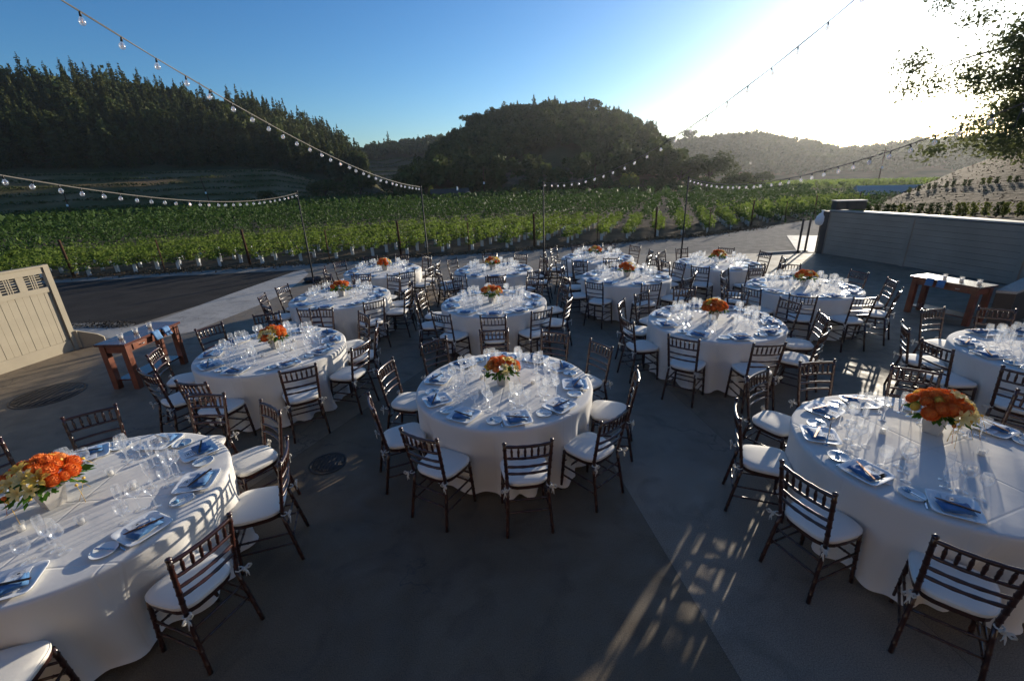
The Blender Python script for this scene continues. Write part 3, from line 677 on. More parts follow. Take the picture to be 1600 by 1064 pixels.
def planter():
    t = thing('timber_box', 'dark timber box standing on the far end of the right wall', 'box', (11.25, 15.2, 1.45), R(-12))
    b = MB()
    b.box((0, 0, .13), (.84, .36, .26)); b.build('body', 'darkbox', t)
    for k in (-.3, 0, .3): MB().box((k, -.19, .13), (.27, .02, .22)).build('plank', 'darkbox', t)
    MB().box((0, 0, .275), (.90, .42, .03)).build('lid', 'cap', t)
planter()
for k, (x, y) in enumerate(((10.12, 15.62), (10.52, 15.85))):
    t = thing('gate_post', ('left' if k == 0 else 'right') + ' one of two slim posts on the sunlit pad by the wall end', 'post', (x, y, 0))
    MB().turned((0, 0, 0), (0, 0, 1.15), [(0, .035), (.97, .035), (1, .02)], 8).build('post', 'darkbox', t)
    MB().box((0, 0, .01), (.14, .14, .02)).build('base_plate', 'black', t)
b = MB()
b.lathe([(.001, 0), (.14, .03), (.19, .16), (.17, .30), (.08, .40), (.03, .44), (.06, .50), (.001, .5)], 14)
for i, v in enumerate(b.v): a = math.atan2(v[1], v[0]); k = 1 + .14 * math.sin(5 * a + v[2] * 9); b.v[i] = (v[0] * k, v[1] * k * .7, v[2])
tag(b.build('plastic_bag', 'white', None, (10.62, 15.45, .92)), 'white bag hanging at the far end of the right wall', 'bag')
b = MB(); b.box((10.62, 15.45, .46), (.03, .03, .92)); tag(b.build('stake', 'darkbox'), 'thin stake holding up the white bag', 'stake')
tag(MB().box((9.5, 15.62, .03), (1.5, .09, .06), 0, .1).build('kerb_strip', 'cap'), 'low pale kerb strip at the patio edge near the gate posts', 'kerb')
# low block at the right edge
blk = thing('low_wall', 'low dark walled planter with pale top behind the right serving table', 'wall', (8.75, 7.75, 0), 0)
pts = [(0, -.02), (.22, -.16), (2.9, 1.25), (2.72, 1.6)]
MB().ngonprism(pts, 0, .60).build('wall_body', 'darkbox', blk)
MB().ngonprism([(x * 1.02 - .03, y * 1.02 - .02) for x, y in pts], .603, .65).build('top', 'strip', blk)
# plants on the bank
rg = np.random.default_rng(19)
seedl = []
for s in range(3):
    e = MB(); e.tube((0, 0, -.2), (0, 0, .5), .05, .03, 6, 1)
    seedl.append(quads(leaf_quads(np.stack([rg.normal(size=150) * .09, rg.normal(size=150) * .09, rg.uniform(.1, .75, 150)], 1), .13, rng=rg), ['oak1' if s else 'oak2', 'stake'], 'seedling', extra=e))
for i in range(20):
    az = 37.6 + i * .62 + rg.uniform(-.15, .15); d = 27.5; x, y = polar(az, d); z = el(lerp_tab(B1, az), 27.5) - .12
    tag(ob('young_vine', seedl[rg.integers(3)], None, (x, y, z), rg.uniform(0, 6)), 'short dark young vine in the lower row on the brown bank', 'young vine', 'lower row of young vines on the bank').scale = (.75, .75, .8)
for i in range(15):
    az = 41.0 + i * .55 + rg.uniform(-.15, .15); d = 37; x, y = polar(az, d); z = el(lerp_tab(B2, az), 37) - .1
    tag(ob('young_vine', seedl[rg.integers(3)], None, (x, y, z), rg.uniform(0, 6)), 'small young vine in the upper row on the brown bank', 'young vine', 'upper row of young vines on the bank').scale = (.5, .5, .5)
C = []
for _ in range(2600):
    az = rg.uniform(38, 62); d = rg.uniform(26.5, 49); x, y = polar(az, d)
    kk = [26, 29, 36, 39, 50]; TT = [B1, B1, B2, B2, B3]; j = max(0, min(3, sum(d > q for q in kk) - 1)); d0, d1 = kk[j], kk[j + 1]; z0, z1 = el(lerp_tab(TT[j], az), d0), el(lerp_tab(TT[j + 1], az), d1)
    C.append((x, y, z0 + (z1 - z0) * (d - d0) / (d1 - d0) + .02))
tag(ob('bank_grass', quads(leaf_quads(np.array(C), .11), ['bank', 'oak1'], 'bank_grass', (rg.uniform(size=2600) < .12).astype(int))), 'sparse dry tufts over the brown bank', 'dry grass', kind='stuff')

# valley buildings and utility poles
def house(name, label, az, d, w, dp, h, rh, wallm, roofm, rot=0, z0=0):
    x, y = polar(az, d); t = thing(name, label, 'building', (x, y, gz(x, y) + z0), R(-az + rot))
    MB().box((0, 0, h / 2), (w, dp, h)).build('wall', wallm, t)
    b = MB(); e = .4; b.add([(-w / 2 - e, -dp / 2 - e, h), (w / 2 + e, -dp / 2 - e, h), (w / 2 + e, dp / 2 + e, h), (-w / 2 - e, dp / 2 + e, h), (-w / 2 - e, 0, h + rh), (w / 2 + e, 0, h + rh)], [(0, 1, 5, 4), (2, 3, 4, 5), (0, 4, 3), (1, 2, 5), (3, 2, 1, 0)]); b.build('roof', roofm, t)
    for k in range(3):
        f = MB().box((-w * .3 + k * w * .3, -dp / 2 - .03, h * .55), (w * .12, .06, h * .4)); o = f.build('window', 'black', t)
    MB().box((w * .12, -dp / 2 - .02, h * .4), (w * .07, .05, h * .78)).build('door', 'stake', t)
    return t
t = house('house', 'low house with a dark roof below the centre hill', -6.9, 99, 7.2, 5, 1.5, .9, 'barn', 'roofd', 4)
MB().lathe([(.16, 0), (.16, .5), (.001, .9)], 8, 0, (1.5, -1.2, 2.0)).build('roof_vent', 'white', t)
house('barn', 'long low barn with a pale roof behind the brown bank', 39.6, 60, 5.2, 5, 1.0, .75, 'barn', 'roof', 12, -.2)
def upole(label, az, d, top, lean=0):
    x, y = polar(az, d); z = gz(x, y); t = thing('utility_pole', label, 'utility pole', (x, y, z)); h = el(top, d) - z
    MB().turned((0, 0, -.3), (lean, 0, h), [(0, .16), (1, .10)], 8).build('pole', 'stake', t)
    MB().box((lean * .93, 0, h * .93), (1.6, .1, .1)).build('crossarm', 'stake', t)
    MB().box((lean * .5, -.2, h * .5), (.35, .2, .5)).build('service_box', 'white', t)
upole('thin utility pole on the left of the centre hill, above the house', -2.7, 108, 1.0)
upole('thin utility pole in front of the bare brown slope', 10.6, 112, 1.0)
upole('dark leaning pole on the left terraces', -32.2, 150, .9, -1.2)
upole('faint pole with a pale box at the far left of the valley', -43, 150, -.2)
upole('thin pole standing in the hazy fields on the right', 38.4, 150, 1.2)

# ------------------------------------------------------------------ left fence
fn = thing('fence', 'tan painted board fence with a lattice strip at the left edge', 'fence', (-8.47, 8.18, 0), math.atan2(8.18 - 7.01, -8.47 + 8.71))
# local x runs along the fence: 0 at the right end post, negative towards the photographer
L_ = 3.3
MB().box((.0, .0, .82), (.09, .09, 1.64)).build('post', 'fence', fn)
MB().box((-1.75, .06, .82), (.10, .05, 1.60)).build('post', 'fence', fn)
MB().box((-L_ / 2 - .05, -.005, .10), (L_, .045, .20)).build('kick_board', 'fence', fn)
MB().box((-L_ / 2 - .05, 0, 1.20), (L_, .055, .09)).build('rail', 'fence', fn)
MB().box((-L_ / 2 - .05, 0, 1.55), (L_, .055, .11)).build('rail', 'fence', fn)
MB().box((-L_ / 2 - .05, 0, 1.62), (L_ + .06, .10, .03)).build('cap', 'fence', fn)
pl = MB().box((0, 0, .68), (.104, .022, .96)).mesh('plank', 'fence')
for k in range(30): ob('plank', pl, fn, (-.105 - k * .109, .008 * (k % 2) * .4, 0))
for k in range(9):
    x0 = -.24 - k * .37
    MB().box((x0 - .185 + .0, 0, 1.37), (.115, .03, .25)).build('lattice_board', 'fence', fn)
    b = MB()
    for q in (-.05, 0, .05): b.box((x0 + q * .7, 0, 1.37), (.014, .014, .25))
    for q in (-.085, -.04, .005, .05, .09): b.box((x0, .003, 1.37 + q), (.27, .012, .013))
    b.build('lattice', 'fence', fn)
wg = thing('wing_board', 'low tan sloping board standing at the end of the tan fence', 'board', (-8.44, 8.24, 0), R(28))
MB().add([(0, -.02, 0), (.40, -.02, 0), (.40, -.02, .15), (.32, -.02, .22), (0, -.02, .36), (0, .02, 0), (.40, .02, 0), (.40, .02, .15), (.32, .02, .22), (0, .02, .36)], [(0, 1, 2, 3, 4), (9, 8, 7, 6, 5), (0, 5, 6, 1), (1, 6, 7, 2), (2, 7, 8, 3), (3, 8, 9, 4), (4, 9, 5, 0)]).build('board', 'fence', wg)
MB().box((.02, -.035, .18), (.05, .03, .34)).build('batten', 'fence', wg)

# ------------------------------------------------------------------ serving tables
def serving_table(label, loc, rz, W, D, Hh, drawers):
    t = thing('serving_table', label, 'serving table', (*loc, 0), rz)
    MB().box((0, 0, Hh - .018), (W + .06, D + .06, .036)).build('table_top', 'redtop', t)
    for sx in (-1, 1):
        for sy in (-1, 1):
            b = MB(); b.box((sx * (W / 2 - .045), sy * (D / 2 - .045), (Hh - .04) / 2), (.085, .085, Hh - .04)); b.build('leg', 'redwood', t)
    for sy in (-1, 1): MB().box((0, sy * (D / 2 - .03), Hh - .095), (W - .17, .03, .115)).build('apron', 'redwood', t)
    for sx in (-1, 1): MB().box((sx * (W / 2 - .03), 0, Hh - .095), (.03, D - .17, .115)).build('apron', 'redwood', t)
    MB().box((0, 0, .135), (W - .10, D - .10, .025)).build('shelf', 'redtop', t)
    for k in (-1, 1):
        dr = MB().box((k * W * .22, -(D / 2 - .012), Hh - .095), (W * .30, .018, .085)).build('drawer', 'redwood', t)
        b = MB(); b.path([(k * W * .22 - .03, -D / 2 - .0, Hh - .095), (k * W * .22 - .02, -D / 2 - .025, Hh - .095), (k * W * .22 + .02, -D / 2 - .025, Hh - .095), (k * W * .22 + .03, -D / 2 - .0, Hh - .095)], .006, 6); b.build('handle', 'handle', dr)
    return t
SL = Vector((-5.90, 6.75, 0)); SLr = math.atan2(7.27 - 6.25, -5.70 + 5.76)
serving_table('reddish wooden serving table with drawers standing by the tan fence', (SL.x, SL.y), SLr, 1.04, .42, .74, True)
SR = Vector((8.36, 8.20, 0)); SRr = math.atan2(-1.02, .29)
serving_table('brown serving table with a lower shelf in front of the right wall', (SR.x, SR.y), SRr, 1.07, .42, .74, True)
def votive_mesh(): return MB().lathe([(.001, .002), (.024, .002), (.028, .03), (.03, .062)], 14).mesh('votive', 'glass'), MB().lathe([(.02, .004), (.02, .034), (.001, .036)], 10).mesh('candle', 'wax')
VG, VW = votive_mesh()
def votive(x, y, z, label, group=None, s=1.):
    t = thing('votive_candle', label, 'votive candle', (x, y, z), 0, group); t.scale = (s, s, s); ob('holder', VG, t); ob('candle', VW, t); return t
for nm, S_, rz, lab, rk in (('l', SL, SLr, 'reddish left serving table', ('nearest', 'middle', 'farthest')), ('r', SR, SRr, 'right serving table', ('leftmost', 'middle', 'rightmost'))):
    for k in range(3):
        p = S_ + Matrix.Rotation(rz, 3, 'Z') @ Vector(((k - 1) * .27 + (-.02 if nm == 'l' else .12), .04, 0)); votive(p.x, p.y, .741, '%s of the three glass votives on the %s' % (rk[k], lab), None, 1.35)
def hang_napkin(S_, rz, xoff, side, label, D=.42):
    b = MB(); W = .13; V = []; F = []
    prof = [(.03, .004), (.045, .005), (.060, .003), (.068, -.012), (.080, -.07), (.10, -.125)]
    for i, (o_, z_) in enumerate(prof):
        for k in range(5):
            V.append((xoff + (k - 2) * W / 4 + .25 * o_, side * (D / 2 + .03 - .055 + o_) + .004 * math.sin(k * 2.1 + i), .742 + z_))
    F = [(i * 5 + k, i * 5 + k + 1, i * 5 + k + 6, i * 5 + k + 5) for i in range(5) for k in range(4)]
    b.add(V, F, 0, True); o = b.build('cloth_napkin', 'napkin', None, S_, rz)
    md = o.modifiers.new('s', 'SOLIDIFY'); md.thickness = .006; tag(o, label, 'napkin')
hang_napkin(SL, SLr, -.0, -1, 'blue cloth hanging over the front of the left serving table, nearer one')
hang_napkin(SL, SLr, .20, -1, 'blue cloth hanging over the front of the left serving table, farther one')
hang_napkin(SR, SRr, -.22, -1, 'blue cloth hanging over the front of the right serving table, left one')
hang_napkin(SR, SRr, -.03, -1, 'blue cloth hanging over the front of the right serving table, right one')

# ------------------------------------------------------------------ light poles and string lights
STR = [('s1', (-2.461, 13.5, 2.65), (-3.28, 3.85, 4.26), .28, .335, 1.5, 'string of clear bulbs rising to the upper left corner from the pole left of centre'),
       ('s2', (-6.05, 13.6, 2.60), (-5.05, 4.19, 3.17), .29, .32, 1.25, 'lower left string of clear bulbs running to the leftmost light pole'),
       ('s3', (1.03, 13.2, 2.65), (4.16, 4.81, 5.06), .71, .375, 1.22, 'string of clear bulbs rising steeply toward the top right from the third pole'),
       ('s4', (5.08, 13.15, 2.63), (4.45, -1.09, 5.38), 1.03, .31, 1.0, 'low string of clear bulbs sweeping right from the rightmost pole')]
BG = MB().lathe([(.013, -.045), (.016, -.055), (.03, -.075), (.032, -.09), (.026, -.108), (.012, -.118), (.0005, -.12)], 12).mesh('glass', 'bulb')
BF = MB().box((0, 0, -.08), (.006, .006, .035)).box((0, 0, -.095), (.022, .006, .006)).mesh('filament', 'filament')
BS = MB().turned((0, 0, .004), (0, 0, -.042), [(0, .007), (.3, .010), (1, .012)], 10).mesh('socket', 'socket')
for nm, A, N, sag, gap, tmax, lab in STR:
    A = Vector(A); N = Vector(N); t = thing('string_light', lab, 'string lights', A)
    pt = lambda q: (A * (1 - q) + N * q - Vector((0, 0, 4 * sag * q * (1 - q)))) - A
    n = 70; Q = [tmax * i / n for i in range(n + 1)]; P_ = [pt(q) for q in Q]
    b = MB(); b.path(P_, .0042, 6); b.path([p + Vector((.004 * math.sin(i * 1.3), .004 * math.cos(i * 1.3), .006)) for i, p in enumerate(P_)], .0025, 5); b.build('cable', 'cable', t)
    acc = .12; last = P_[0]; tot = 0; q = 0.0
    while q < tmax:
        p = pt(q); tot += (p - last).length; last = p
        if tot >= acc:
            acc += gap
            bo = ob('bulb', BG, t, p, RNG.uniform(0, 6)); bo.scale = (.78, .78, .78); bo.rotation_euler = (RNG.normal() * .14, RNG.normal() * .14, RNG.uniform(0, 6)); ob('socket', BS, bo); ob('filament', BF, bo)
        q += .002
for k, (x, y, lean, lab) in enumerate(((-6.05, 13.62, 0, 'leftmost black light pole with a weight bag, beside the pale walkway'), (-2.45, 13.52, 0, 'second black light pole from the left, behind the left tables'), (1.03, 13.21, 0, 'third black light pole, right of the middle of the photo'), (5.08, 13.16, 0, 'rightmost black light pole behind the right tables'))):
    t = thing('light_pole', lab, 'light pole', (x, y, 0))
    MB().turned((0, 0, .02), (0, 0, 2.66), [(0, .024), (.5, .023), (.502, .019), (1, .018)], 10).build('pole', 'black', t)
    MB().box((0, 0, .012), (.5, .5, .02)).build('base_plate', 'black', t)
    MB().turned((0, 0, 2.60), (0, 0, 2.68), [(0, .024), (1, .024)], 10).build('top_cap', 'black', t)
    for s in (-1, 1):
        b = MB(); V = []; F = []; nu, nw = 14, 8
        for i in range(nu):
            for j in range(nw):
                u = -1 + 2 * i / (nu - 1); a = 2 * PI * j / nw; rr = .085 * (1 - abs(u) ** 5 * .8) + .006 * math.sin(i * 2.3 + j * 1.7 + k)
                V.append((u * .27, s * .11 + math.cos(a) * rr * 1.1, .09 + math.sin(a) * rr * .8 - .02 * (1 - u * u)))
        F = [(i * nw + j, (i + 1) * nw + j, (i + 1) * nw + (j + 1) % nw, i * nw + (j + 1) % nw) for i in range(nu - 1) for j in range(nw)]
        F += [tuple(range(nw)), tuple((nu - 1) * nw + j for j in range(nw))[::-1]]
        tag(b.add(V, F, 0, True).build('sandbag', 'bag', None, (x, y, .0), .5 + k * 1.3), 'black weight bag, %s one on the base of the %s light pole' % (('one', 'other')[s > 0] if 0 else ('nearer', 'farther')[s > 0], ('leftmost', 'second', 'third', 'rightmost')[k]), 'weight bag')

# ------------------------------------------------------------------ chairs
def ring_prof(n, r, amp=.0035, ends=(0, 1)):
    P_ = [(0, r)]
    for i in range(n):
        t = (i + .7) / (n + .4); P_ += [(t - .018, r), (t, r + amp), (t + .018, r)]
    return P_ + [(1, r)]
def make_chair(near, name):
    t = thing(name, 'proto', 'chair'); NS = 8 if near else 6
    seat = .438
    def outline(g=0, n=28):
        O = []
        for k in range(n):
            a = 2 * PI * k / n; c, s = math.cos(a), math.sin(a); e = .55
            x = math.copysign(abs(c) ** e, c); y = math.copysign(abs(s) ** e, s)
            w = .195 + .018 * y; O.append(((w + g) * x, (.19 + g) * y))
        return O
    b = MB(); rings = [(-.016, seat + .008), (.0, seat + .014), (.006, seat + .03), (.002, seat + .046), (-.012, seat + .054), (-.06, seat + .06), (-.12, seat + .063)]
    nn = 28 if near else 18; V = []
    for g, z in rings: V += [(x, y, z) for x, y in outline(g, nn)]
    F = [(i * nn + k, i * nn + (k + 1) % nn, (i + 1) * nn + (k + 1) % nn, (i + 1) * nn + k) for i in range(len(rings) - 1) for k in range(nn)]
    F += [tuple(range(nn))[::-1], tuple((len(rings) - 1) * nn + k for k in range(nn))]
    b.add(V, F, 0, True)
    if near: b.path([(x, y, seat + .043) for x, y in outline(.004, nn)] + [(outline(.004, nn)[0][0], outline(.004, nn)[0][1], seat + .043)], .004, 5)
    cu = b.build('cushion', 'cushion', t)
    for s in (-1, 1):
        b = MB(); c = Vector((s * .178, -.205, seat + .02))
        b.path([c + Vector((s * .022 * math.cos(a), .022 * math.sin(a), 0)) for a in np.linspace(0, 2 * PI, 9)], .005, 5)
        kp = c + Vector((s * .02, -.03, -.002))
        if near:
            for q, (dx, dz) in enumerate(((.038, .006), (-.026, .012))):
                lp = [kp, kp + Vector((s * dx * .6, -.015, dz + .014)), kp + Vector((s * dx, -.02, dz)), kp + Vector((s * dx * .6, -.012, dz - .016)), kp]
                for w in (0, .008): b.path([p + Vector((0, 0, w)) for p in lp], .0045, 4)
            for dx, L in ((.012, .07), (-.008, .055)):
                b.path([kp, kp + Vector((s * dx * .4, -.012, -L * .4)), kp + Vector((s * dx, -.008, -L))], [.005, .006, .003], 4)
        else: b.path([kp, kp + Vector((s * .03, -.01, -.03)), kp + Vector((s * .015, -.01, -.08))], .008, 4); b.path([kp, kp + Vector((s * .04, -.01, .02))], .01, 4)
        b.build('tie', 'ribbon', cu)
    b = MB(); o = outline(-.004, 20)
    b.ngonprism(o, seat - .022, seat + .008); b.build('seat_frame', 'wood_dark', t)
    for s in (-1, 1):
        b = MB(); b.turned((s * .178, .155, seat), (s * .196, .178, 0), ring_prof(5 if near else 2, .0145), NS); b.build('leg', 'wood_dark', t)
        b = MB(); hip = Vector((s * .170, -.185, seat)); top = Vector((s * .188, -.262, .915))
        b.turned((s * .196, -.262, 0), hip, ring_prof(4 if near else 2, .0145), NS)
        b.turned(hip, top, ring_prof(6 if near else 3, .0150, .004) , NS); b.turned(top, top + (top - hip).normalized() * .022, [(0, .012), (.3, .018), (.7, .018), (1, .006)], NS)
        b.build('back_post', 'wood_dark', t)
    bk = lambda z: (-.185 - (.077) * (z - seat) / .477, .170 + .018 * (z - seat) / .477)
    def rail(z, r=.0105, bow=.022):
        y, w = bk(z); b = MB(); P_ = [(w * u, y - bow * (1 - u * u), z) for u in np.linspace(-1, 1, 9 if near else 5)]
        rr = [(r if i % 2 == 0 or not near else r + .0025) for i in range(len(P_))]; b.path(P_, rr, NS if near else 5); return b
    zs = (.895, .775, .685, .610)
    if near:
        rail(zs[0], .0125).build('top_rail', 'wood_dark', t)
        for z in zs[1:]: rail(z).build('rail', 'wood_dark', t)
        y0, w0 = bk(zs[1]); y1, w1 = bk(zs[0])
        sp = MB().turned((0, 0, 0), (0, 0, 1), [(0, .006), (.2, .0095), (.25, .0115), (.3, .0095), (.5, .0115), (.55, .0125), (.6, .0115), (.75, .0085), (1, .006)], 7).mesh('spindle', 'wood_dark')
        for k in range(6):
            u = -1 + 2 * (k + 1) / 7; a = Vector((w0 * u, y0 - .022 * (1 - u * u), zs[1])); c = Vector((w1 * u, y1 - .022 * (1 - u * u), zs[0])); d = c - a
            o = ob('spindle', sp, t, a); o.rotation_mode = 'QUATERNION'; o.rotation_quaternion = d.to_track_quat('Z', 'Y'); o.scale = (1, 1, d.length)
    else:
        b = rail(zs[0], .0125)
        for z in zs[1:]: q = rail(z); b.add(q.v, q.f, 0, True)
        y0, w0 = bk(zs[1]); y1, w1 = bk(zs[0])
        for k in range(6):
            u = -1 + 2 * (k + 1) / 7; b.tube((w0 * u, y0 - .022 * (1 - u * u), zs[1]), (w1 * u, y1 - .022 * (1 - u * u), zs[0]), .008, .008, 5)
        b.build('back_lattice', 'wood_dark', t)
    st = []
    def lp(s, z): f = z / seat; return Vector((s * (.196 - .018 * f), .178 - .023 * f, z))
    def bp_(s, z): f = z / seat; return Vector((s * (.196 - .026 * f), -.262 + .077 * f, z))
    for s in (-1, 1): st += [(lp(s, .17), bp_(s, .17)), (lp(s, .27), bp_(s, .27))]
    st += [(lp(-1, .22), lp(1, .22)), (lp(-1, .32), lp(1, .32)), (bp_(-1, .22), bp_(1, .22)), (bp_(-1, .33), bp_(1, .33))]
    if near:
        for a, c in st: b = MB(); b.turned(a, c, ring_prof(3, .0088, .003), 7); b.build('stretcher', 'wood_dark', t)
    else:
        b = MB()
        for a, c in st: b.tube(a, c, .009, .009, 5)
        b.build('stretcher', 'wood_dark', t)
    return t

# ------------------------------------------------------------------ tableware meshes
def cloth_mesh(seed):
    rg = np.random.default_rng(seed); n = 240; b = MB(); V = []; ph = rg.uniform(0, 6, 6)
    fr = [10, 17, 23, 31, 7, 13]; am = [.30, .35, .28, .14, .24, .22]
    def fold(a):
        q = sum(A_ * math.sin(f_ * a + p_ + .5 * math.sin(3 * a + ph[2])) for A_, f_, p_ in zip(am, fr, ph)); q *= .55 + .45 * math.sin(2 * a + ph[3]) * math.sin(5 * a + ph[1])
        return (abs(q) ** .8) * (1 if q > 0 else -1.25)
    rings = [(0, .76), (.3, .76), (.6, .76), (.8, .76), (.915, .76), (.931, .757), (.94, .747), (.944, .73)]
    for i in range(1, 15): rings.append((None, .73 - i * .73 / 14.5))
    for i, (r_, z) in enumerate(rings):
        for k in range(n):
            a = 2 * PI * k / n
            if r_ is None:
                t = (.73 - z) / .73; f = fold(a + .05 * math.sin(3 * t + ph[0])); rr = .942 - .035 * t + (.012 + .10 * t ** .8) * f * min(1, t * 3) + (.03 * (t - .92) / .08 if t > .92 else 0)
                zz = max(z, .006) + (.012 * (1 + math.sin(a * 19 + ph[1])) if t > .93 else 0)
            else: rr, zz = r_, z + (.0025 * math.sin(a * 3 + r_ * 9 + ph[2]) * math.sin(r_ * 14) if r_ < .85 else 0)
            V.append((rr * math.cos(a), rr * math.sin(a), zz))
    V = [(0, 0, .76)] + V[n:]
    m_ = len(rings) - 1
    F = [(0, 1 + k, 1 + (k + 1) % n) for k in range(n)]
    F += [(1 + i * n + k, 1 + (i + 1) * n + k, 1 + (i + 1) * n + (k + 1) % n, 1 + i * n + (k + 1) % n) for i in range(m_ - 1) for k in range(n)]
    b.add(V, F, 0, True); return b.mesh('tablecloth', 'cloth')
CLOTH = [cloth_mesh(s) for s in (1, 2, 3, 4)]
def wine(h, foot, stem_h, bowl, rim, n=16):
    pr = [(foot, 0), (foot * .95, .003), (foot * .3, .006), (.005, .014), (.0042, stem_h * .5), (.0045, stem_h)]
    for q in np.linspace(0, 1, 9)[1:]:
        r_ = bowl * math.sin(min(1, q * 1.9) * PI / 2) if q < .53 else bowl - (bowl - rim) * ((q - .53) / .47) ** 1.3
        pr.append((r_, stem_h + (h - stem_h) * q))
    return pr
G_RED = MB().lathe(wine(.225, .036, .105, .048, .036)).mesh('glass', 'glass')
G_WHITE = MB().lathe(wine(.20, .032, .10, .037, .029)).mesh('glass', 'glass')
G_WATER = MB().lathe(wine(.165, .036, .06, .042, .038)).mesh('glass', 'glass')
G_FLUTE = MB().lathe(wine(.225, .03, .09, .025, .022)).mesh('glass', 'glass')
def sq_plate():
    b = MB(); V = []
    for w, z in ((.085, .0), (.09, .002), (.128, .012), (.134, .018), (.131, .019), (.10, .009), (.09, .006)):
        for k in range(24):
            a = 2 * PI * k / 24 + PI / 24; c, s = math.cos(a), math.sin(a); e = .28; V.append((math.copysign(abs(c) ** e, c) * w, math.copysign(abs(s) ** e, s) * w, z))
    F = [(i * 24 + k, i * 24 + (k + 1) % 24, (i + 1) * 24 + (k + 1) % 24, (i + 1) * 24 + k) for i in range(6) for k in range(24)] + [tuple(range(24))[::-1], tuple(6 * 24 + k for k in range(24))]
    b.add(V, F, 0, True); return b.mesh('plate', 'porcelain')
PLATE = sq_plate()
BREAD = MB().lathe([(.001, 0), (.045, 0), (.05, .003), (.074, .011), (.076, .013), (.072, .0125), (.05, .005), (.001, .0045)], 28).mesh('plate', 'porcelain_dim')
def napkin_mesh(seed):
    rg = np.random.default_rng(seed); b = MB()
    for k, (w, d, z, rz, dy) in enumerate(((.170, .105, .0, .05, 0), (.162, .10, .006, -.03, .004), (.150, .085, .012, .09, -.006))):
        n = 7; V = []; c_, s_ = math.cos(rz), math.sin(rz)
        for i in range(n):
            for j in range(4):
                x = (i / (n - 1) - .5) * w; y = (j / 3 - .5) * d + dy + .006 * math.sin(i * 1.9 + k); zz = z + .004 + .004 * math.sin(i * 1.7 + j * 1.2 + seed)
                V.append((x * c_ - y * s_, x * s_ + y * c_, zz))
        m_ = len(V); V += [(x, y, z) for x, y, _ in V]
        F = [(i * 4 + j, (i + 1) * 4 + j, (i + 1) * 4 + j + 1, i * 4 + j + 1) for i in range(n - 1) for j in range(3)]
        for i in range(n - 1): F += [(i * 4, m_ + i * 4, m_ + (i + 1) * 4, (i + 1) * 4), (i * 4 + 3, (i + 1) * 4 + 3, m_ + (i + 1) * 4 + 3, m_ + i * 4 + 3)]
        for j in range(3): F += [(j, j + 1, m_ + j + 1, m_ + j), ((n - 1) * 4 + j, m_ + (n - 1) * 4 + j, m_ + (n - 1) * 4 + j + 1, (n - 1) * 4 + j + 1)]
        b.add(V, F, 0, True)
    return b.mesh('napkin', 'napkin')
NAP = [napkin_mesh(s) for s in range(3)]
b = MB(); b.box((0, 0, .001), (.105, .19, .002)); MENU_B = b
for k in range(6): MENU_B.box((0, .075 - k * .013, .0023), (.05 + .02 * ((k * 7) % 3) / 2, .0022, .0004), 1)
MENU_B.lathe([(.008, .0022), (.0001, .0026)], 8, 1, (0, .055, 0))
MENU = MENU_B.mesh('menu_card', ['menu', 'ink'])
KNIFE = MB().box((0, -.055, .003), (.013, .10, .006)).add([(-.008, -.005, .001), (.008, -.005, .001), (.010, .06, .001), (.004, .11, .001), (-.008, .10, .001), (-.008, -.005, .004), (.008, -.005, .004), (.010, .06, .004), (.004, .11, .004), (-.008, .10, .004)], [(0, 4, 3, 2, 1), (5, 6, 7, 8, 9), (0, 1, 6, 5), (1, 2, 7, 6), (2, 3, 8, 7), (3, 4, 9, 8), (4, 0, 5, 9)]).mesh('knife', 'bronze')
BKN = MB().box((0, -.03, .002), (.009, .07, .004)).box((0, .035, .002), (.015, .06, .002)).mesh('knife', 'steel')
fk = MB().box((0, -.045, .002), (.009, .11, .003)).box((0, .018, .003), (.022, .02, .002))
for k in range(4): fk.box((-.009 + k * .006, .05, .004), (.003, .045, .002))
FORK = fk.mesh('fork', 'steel')
BUT = MB().lathe([(.001, 0), (.016, .0), (.016, .016), (.001, .018)], 8).mesh('butter', 'butter')

# flowers
def dahlia_mesh(n=110, r=.045, m='orange', seed=0):
    i = np.arange(n) + .5; ph = np.arccos(1 - 2 * i / n * .86); th = PI * (1 + 5 ** .5) * i
    N = np.stack([np.cos(th) * np.sin(ph), np.sin(th) * np.sin(ph), np.cos(ph) * .82], 1)
    T = np.cross(N, [0, 0, 1.]); T /= np.linalg.norm(T, axis=1)[:, None] + 1e-6; U = np.cross(T, N)
    s = r * .30; lift = r * .16
    A_ = N * r * .86 - U * s * .5; B_ = N * r * .98 + T * s * .55; C_ = N * (r + lift) + U * s * .9; D_ = N * r * .98 - T * s * .55
    x = MB(); x.lathe([(.001, -.7 * r), (.75 * r, -.4 * r), (.9 * r, 0), (.72 * r, .5 * r), (.3 * r, .74 * r), (.001, .76 * r)], 12)
    return quads(np.stack([A_, B_, C_, D_], 1), [m], 'dahlia', extra=x)
DA = [dahlia_mesh(m=c, r=r_) for c, r_ in (('orange', .047), ('orange', .038), ('peach', .042), ('yellow', .034))]
def lily_mesh(m):
    b = MB()
    for k in range(6):
        a = 2 * PI * k / 6; c, s = math.cos(a), math.sin(a); L = .075
        P_ = [(.006, .0, .006), (.03, .03, .018), (.055, .042, .016), (L, .034, .002)]
        V = []
        for r_, z, w in P_: V += [(r_ * c - w * s, r_ * s + w * c, z), (r_ * c, r_ * s, z - .004), (r_ * c + w * s, r_ * s - w * c, z)]
        b.add(V, [(i * 3 + j, i * 3 + j + 1, (i + 1) * 3 + j + 1, (i + 1) * 3 + j) for i in range(3) for j in range(2)], 0, True)
        b.tube((0, 0, 0), (.012 * c, .012 * s, .04), .0015, .002, 4)
    return b.mesh('lily', m)
LI = [lily_mesh('pale'), lily_mesh('yellow')]
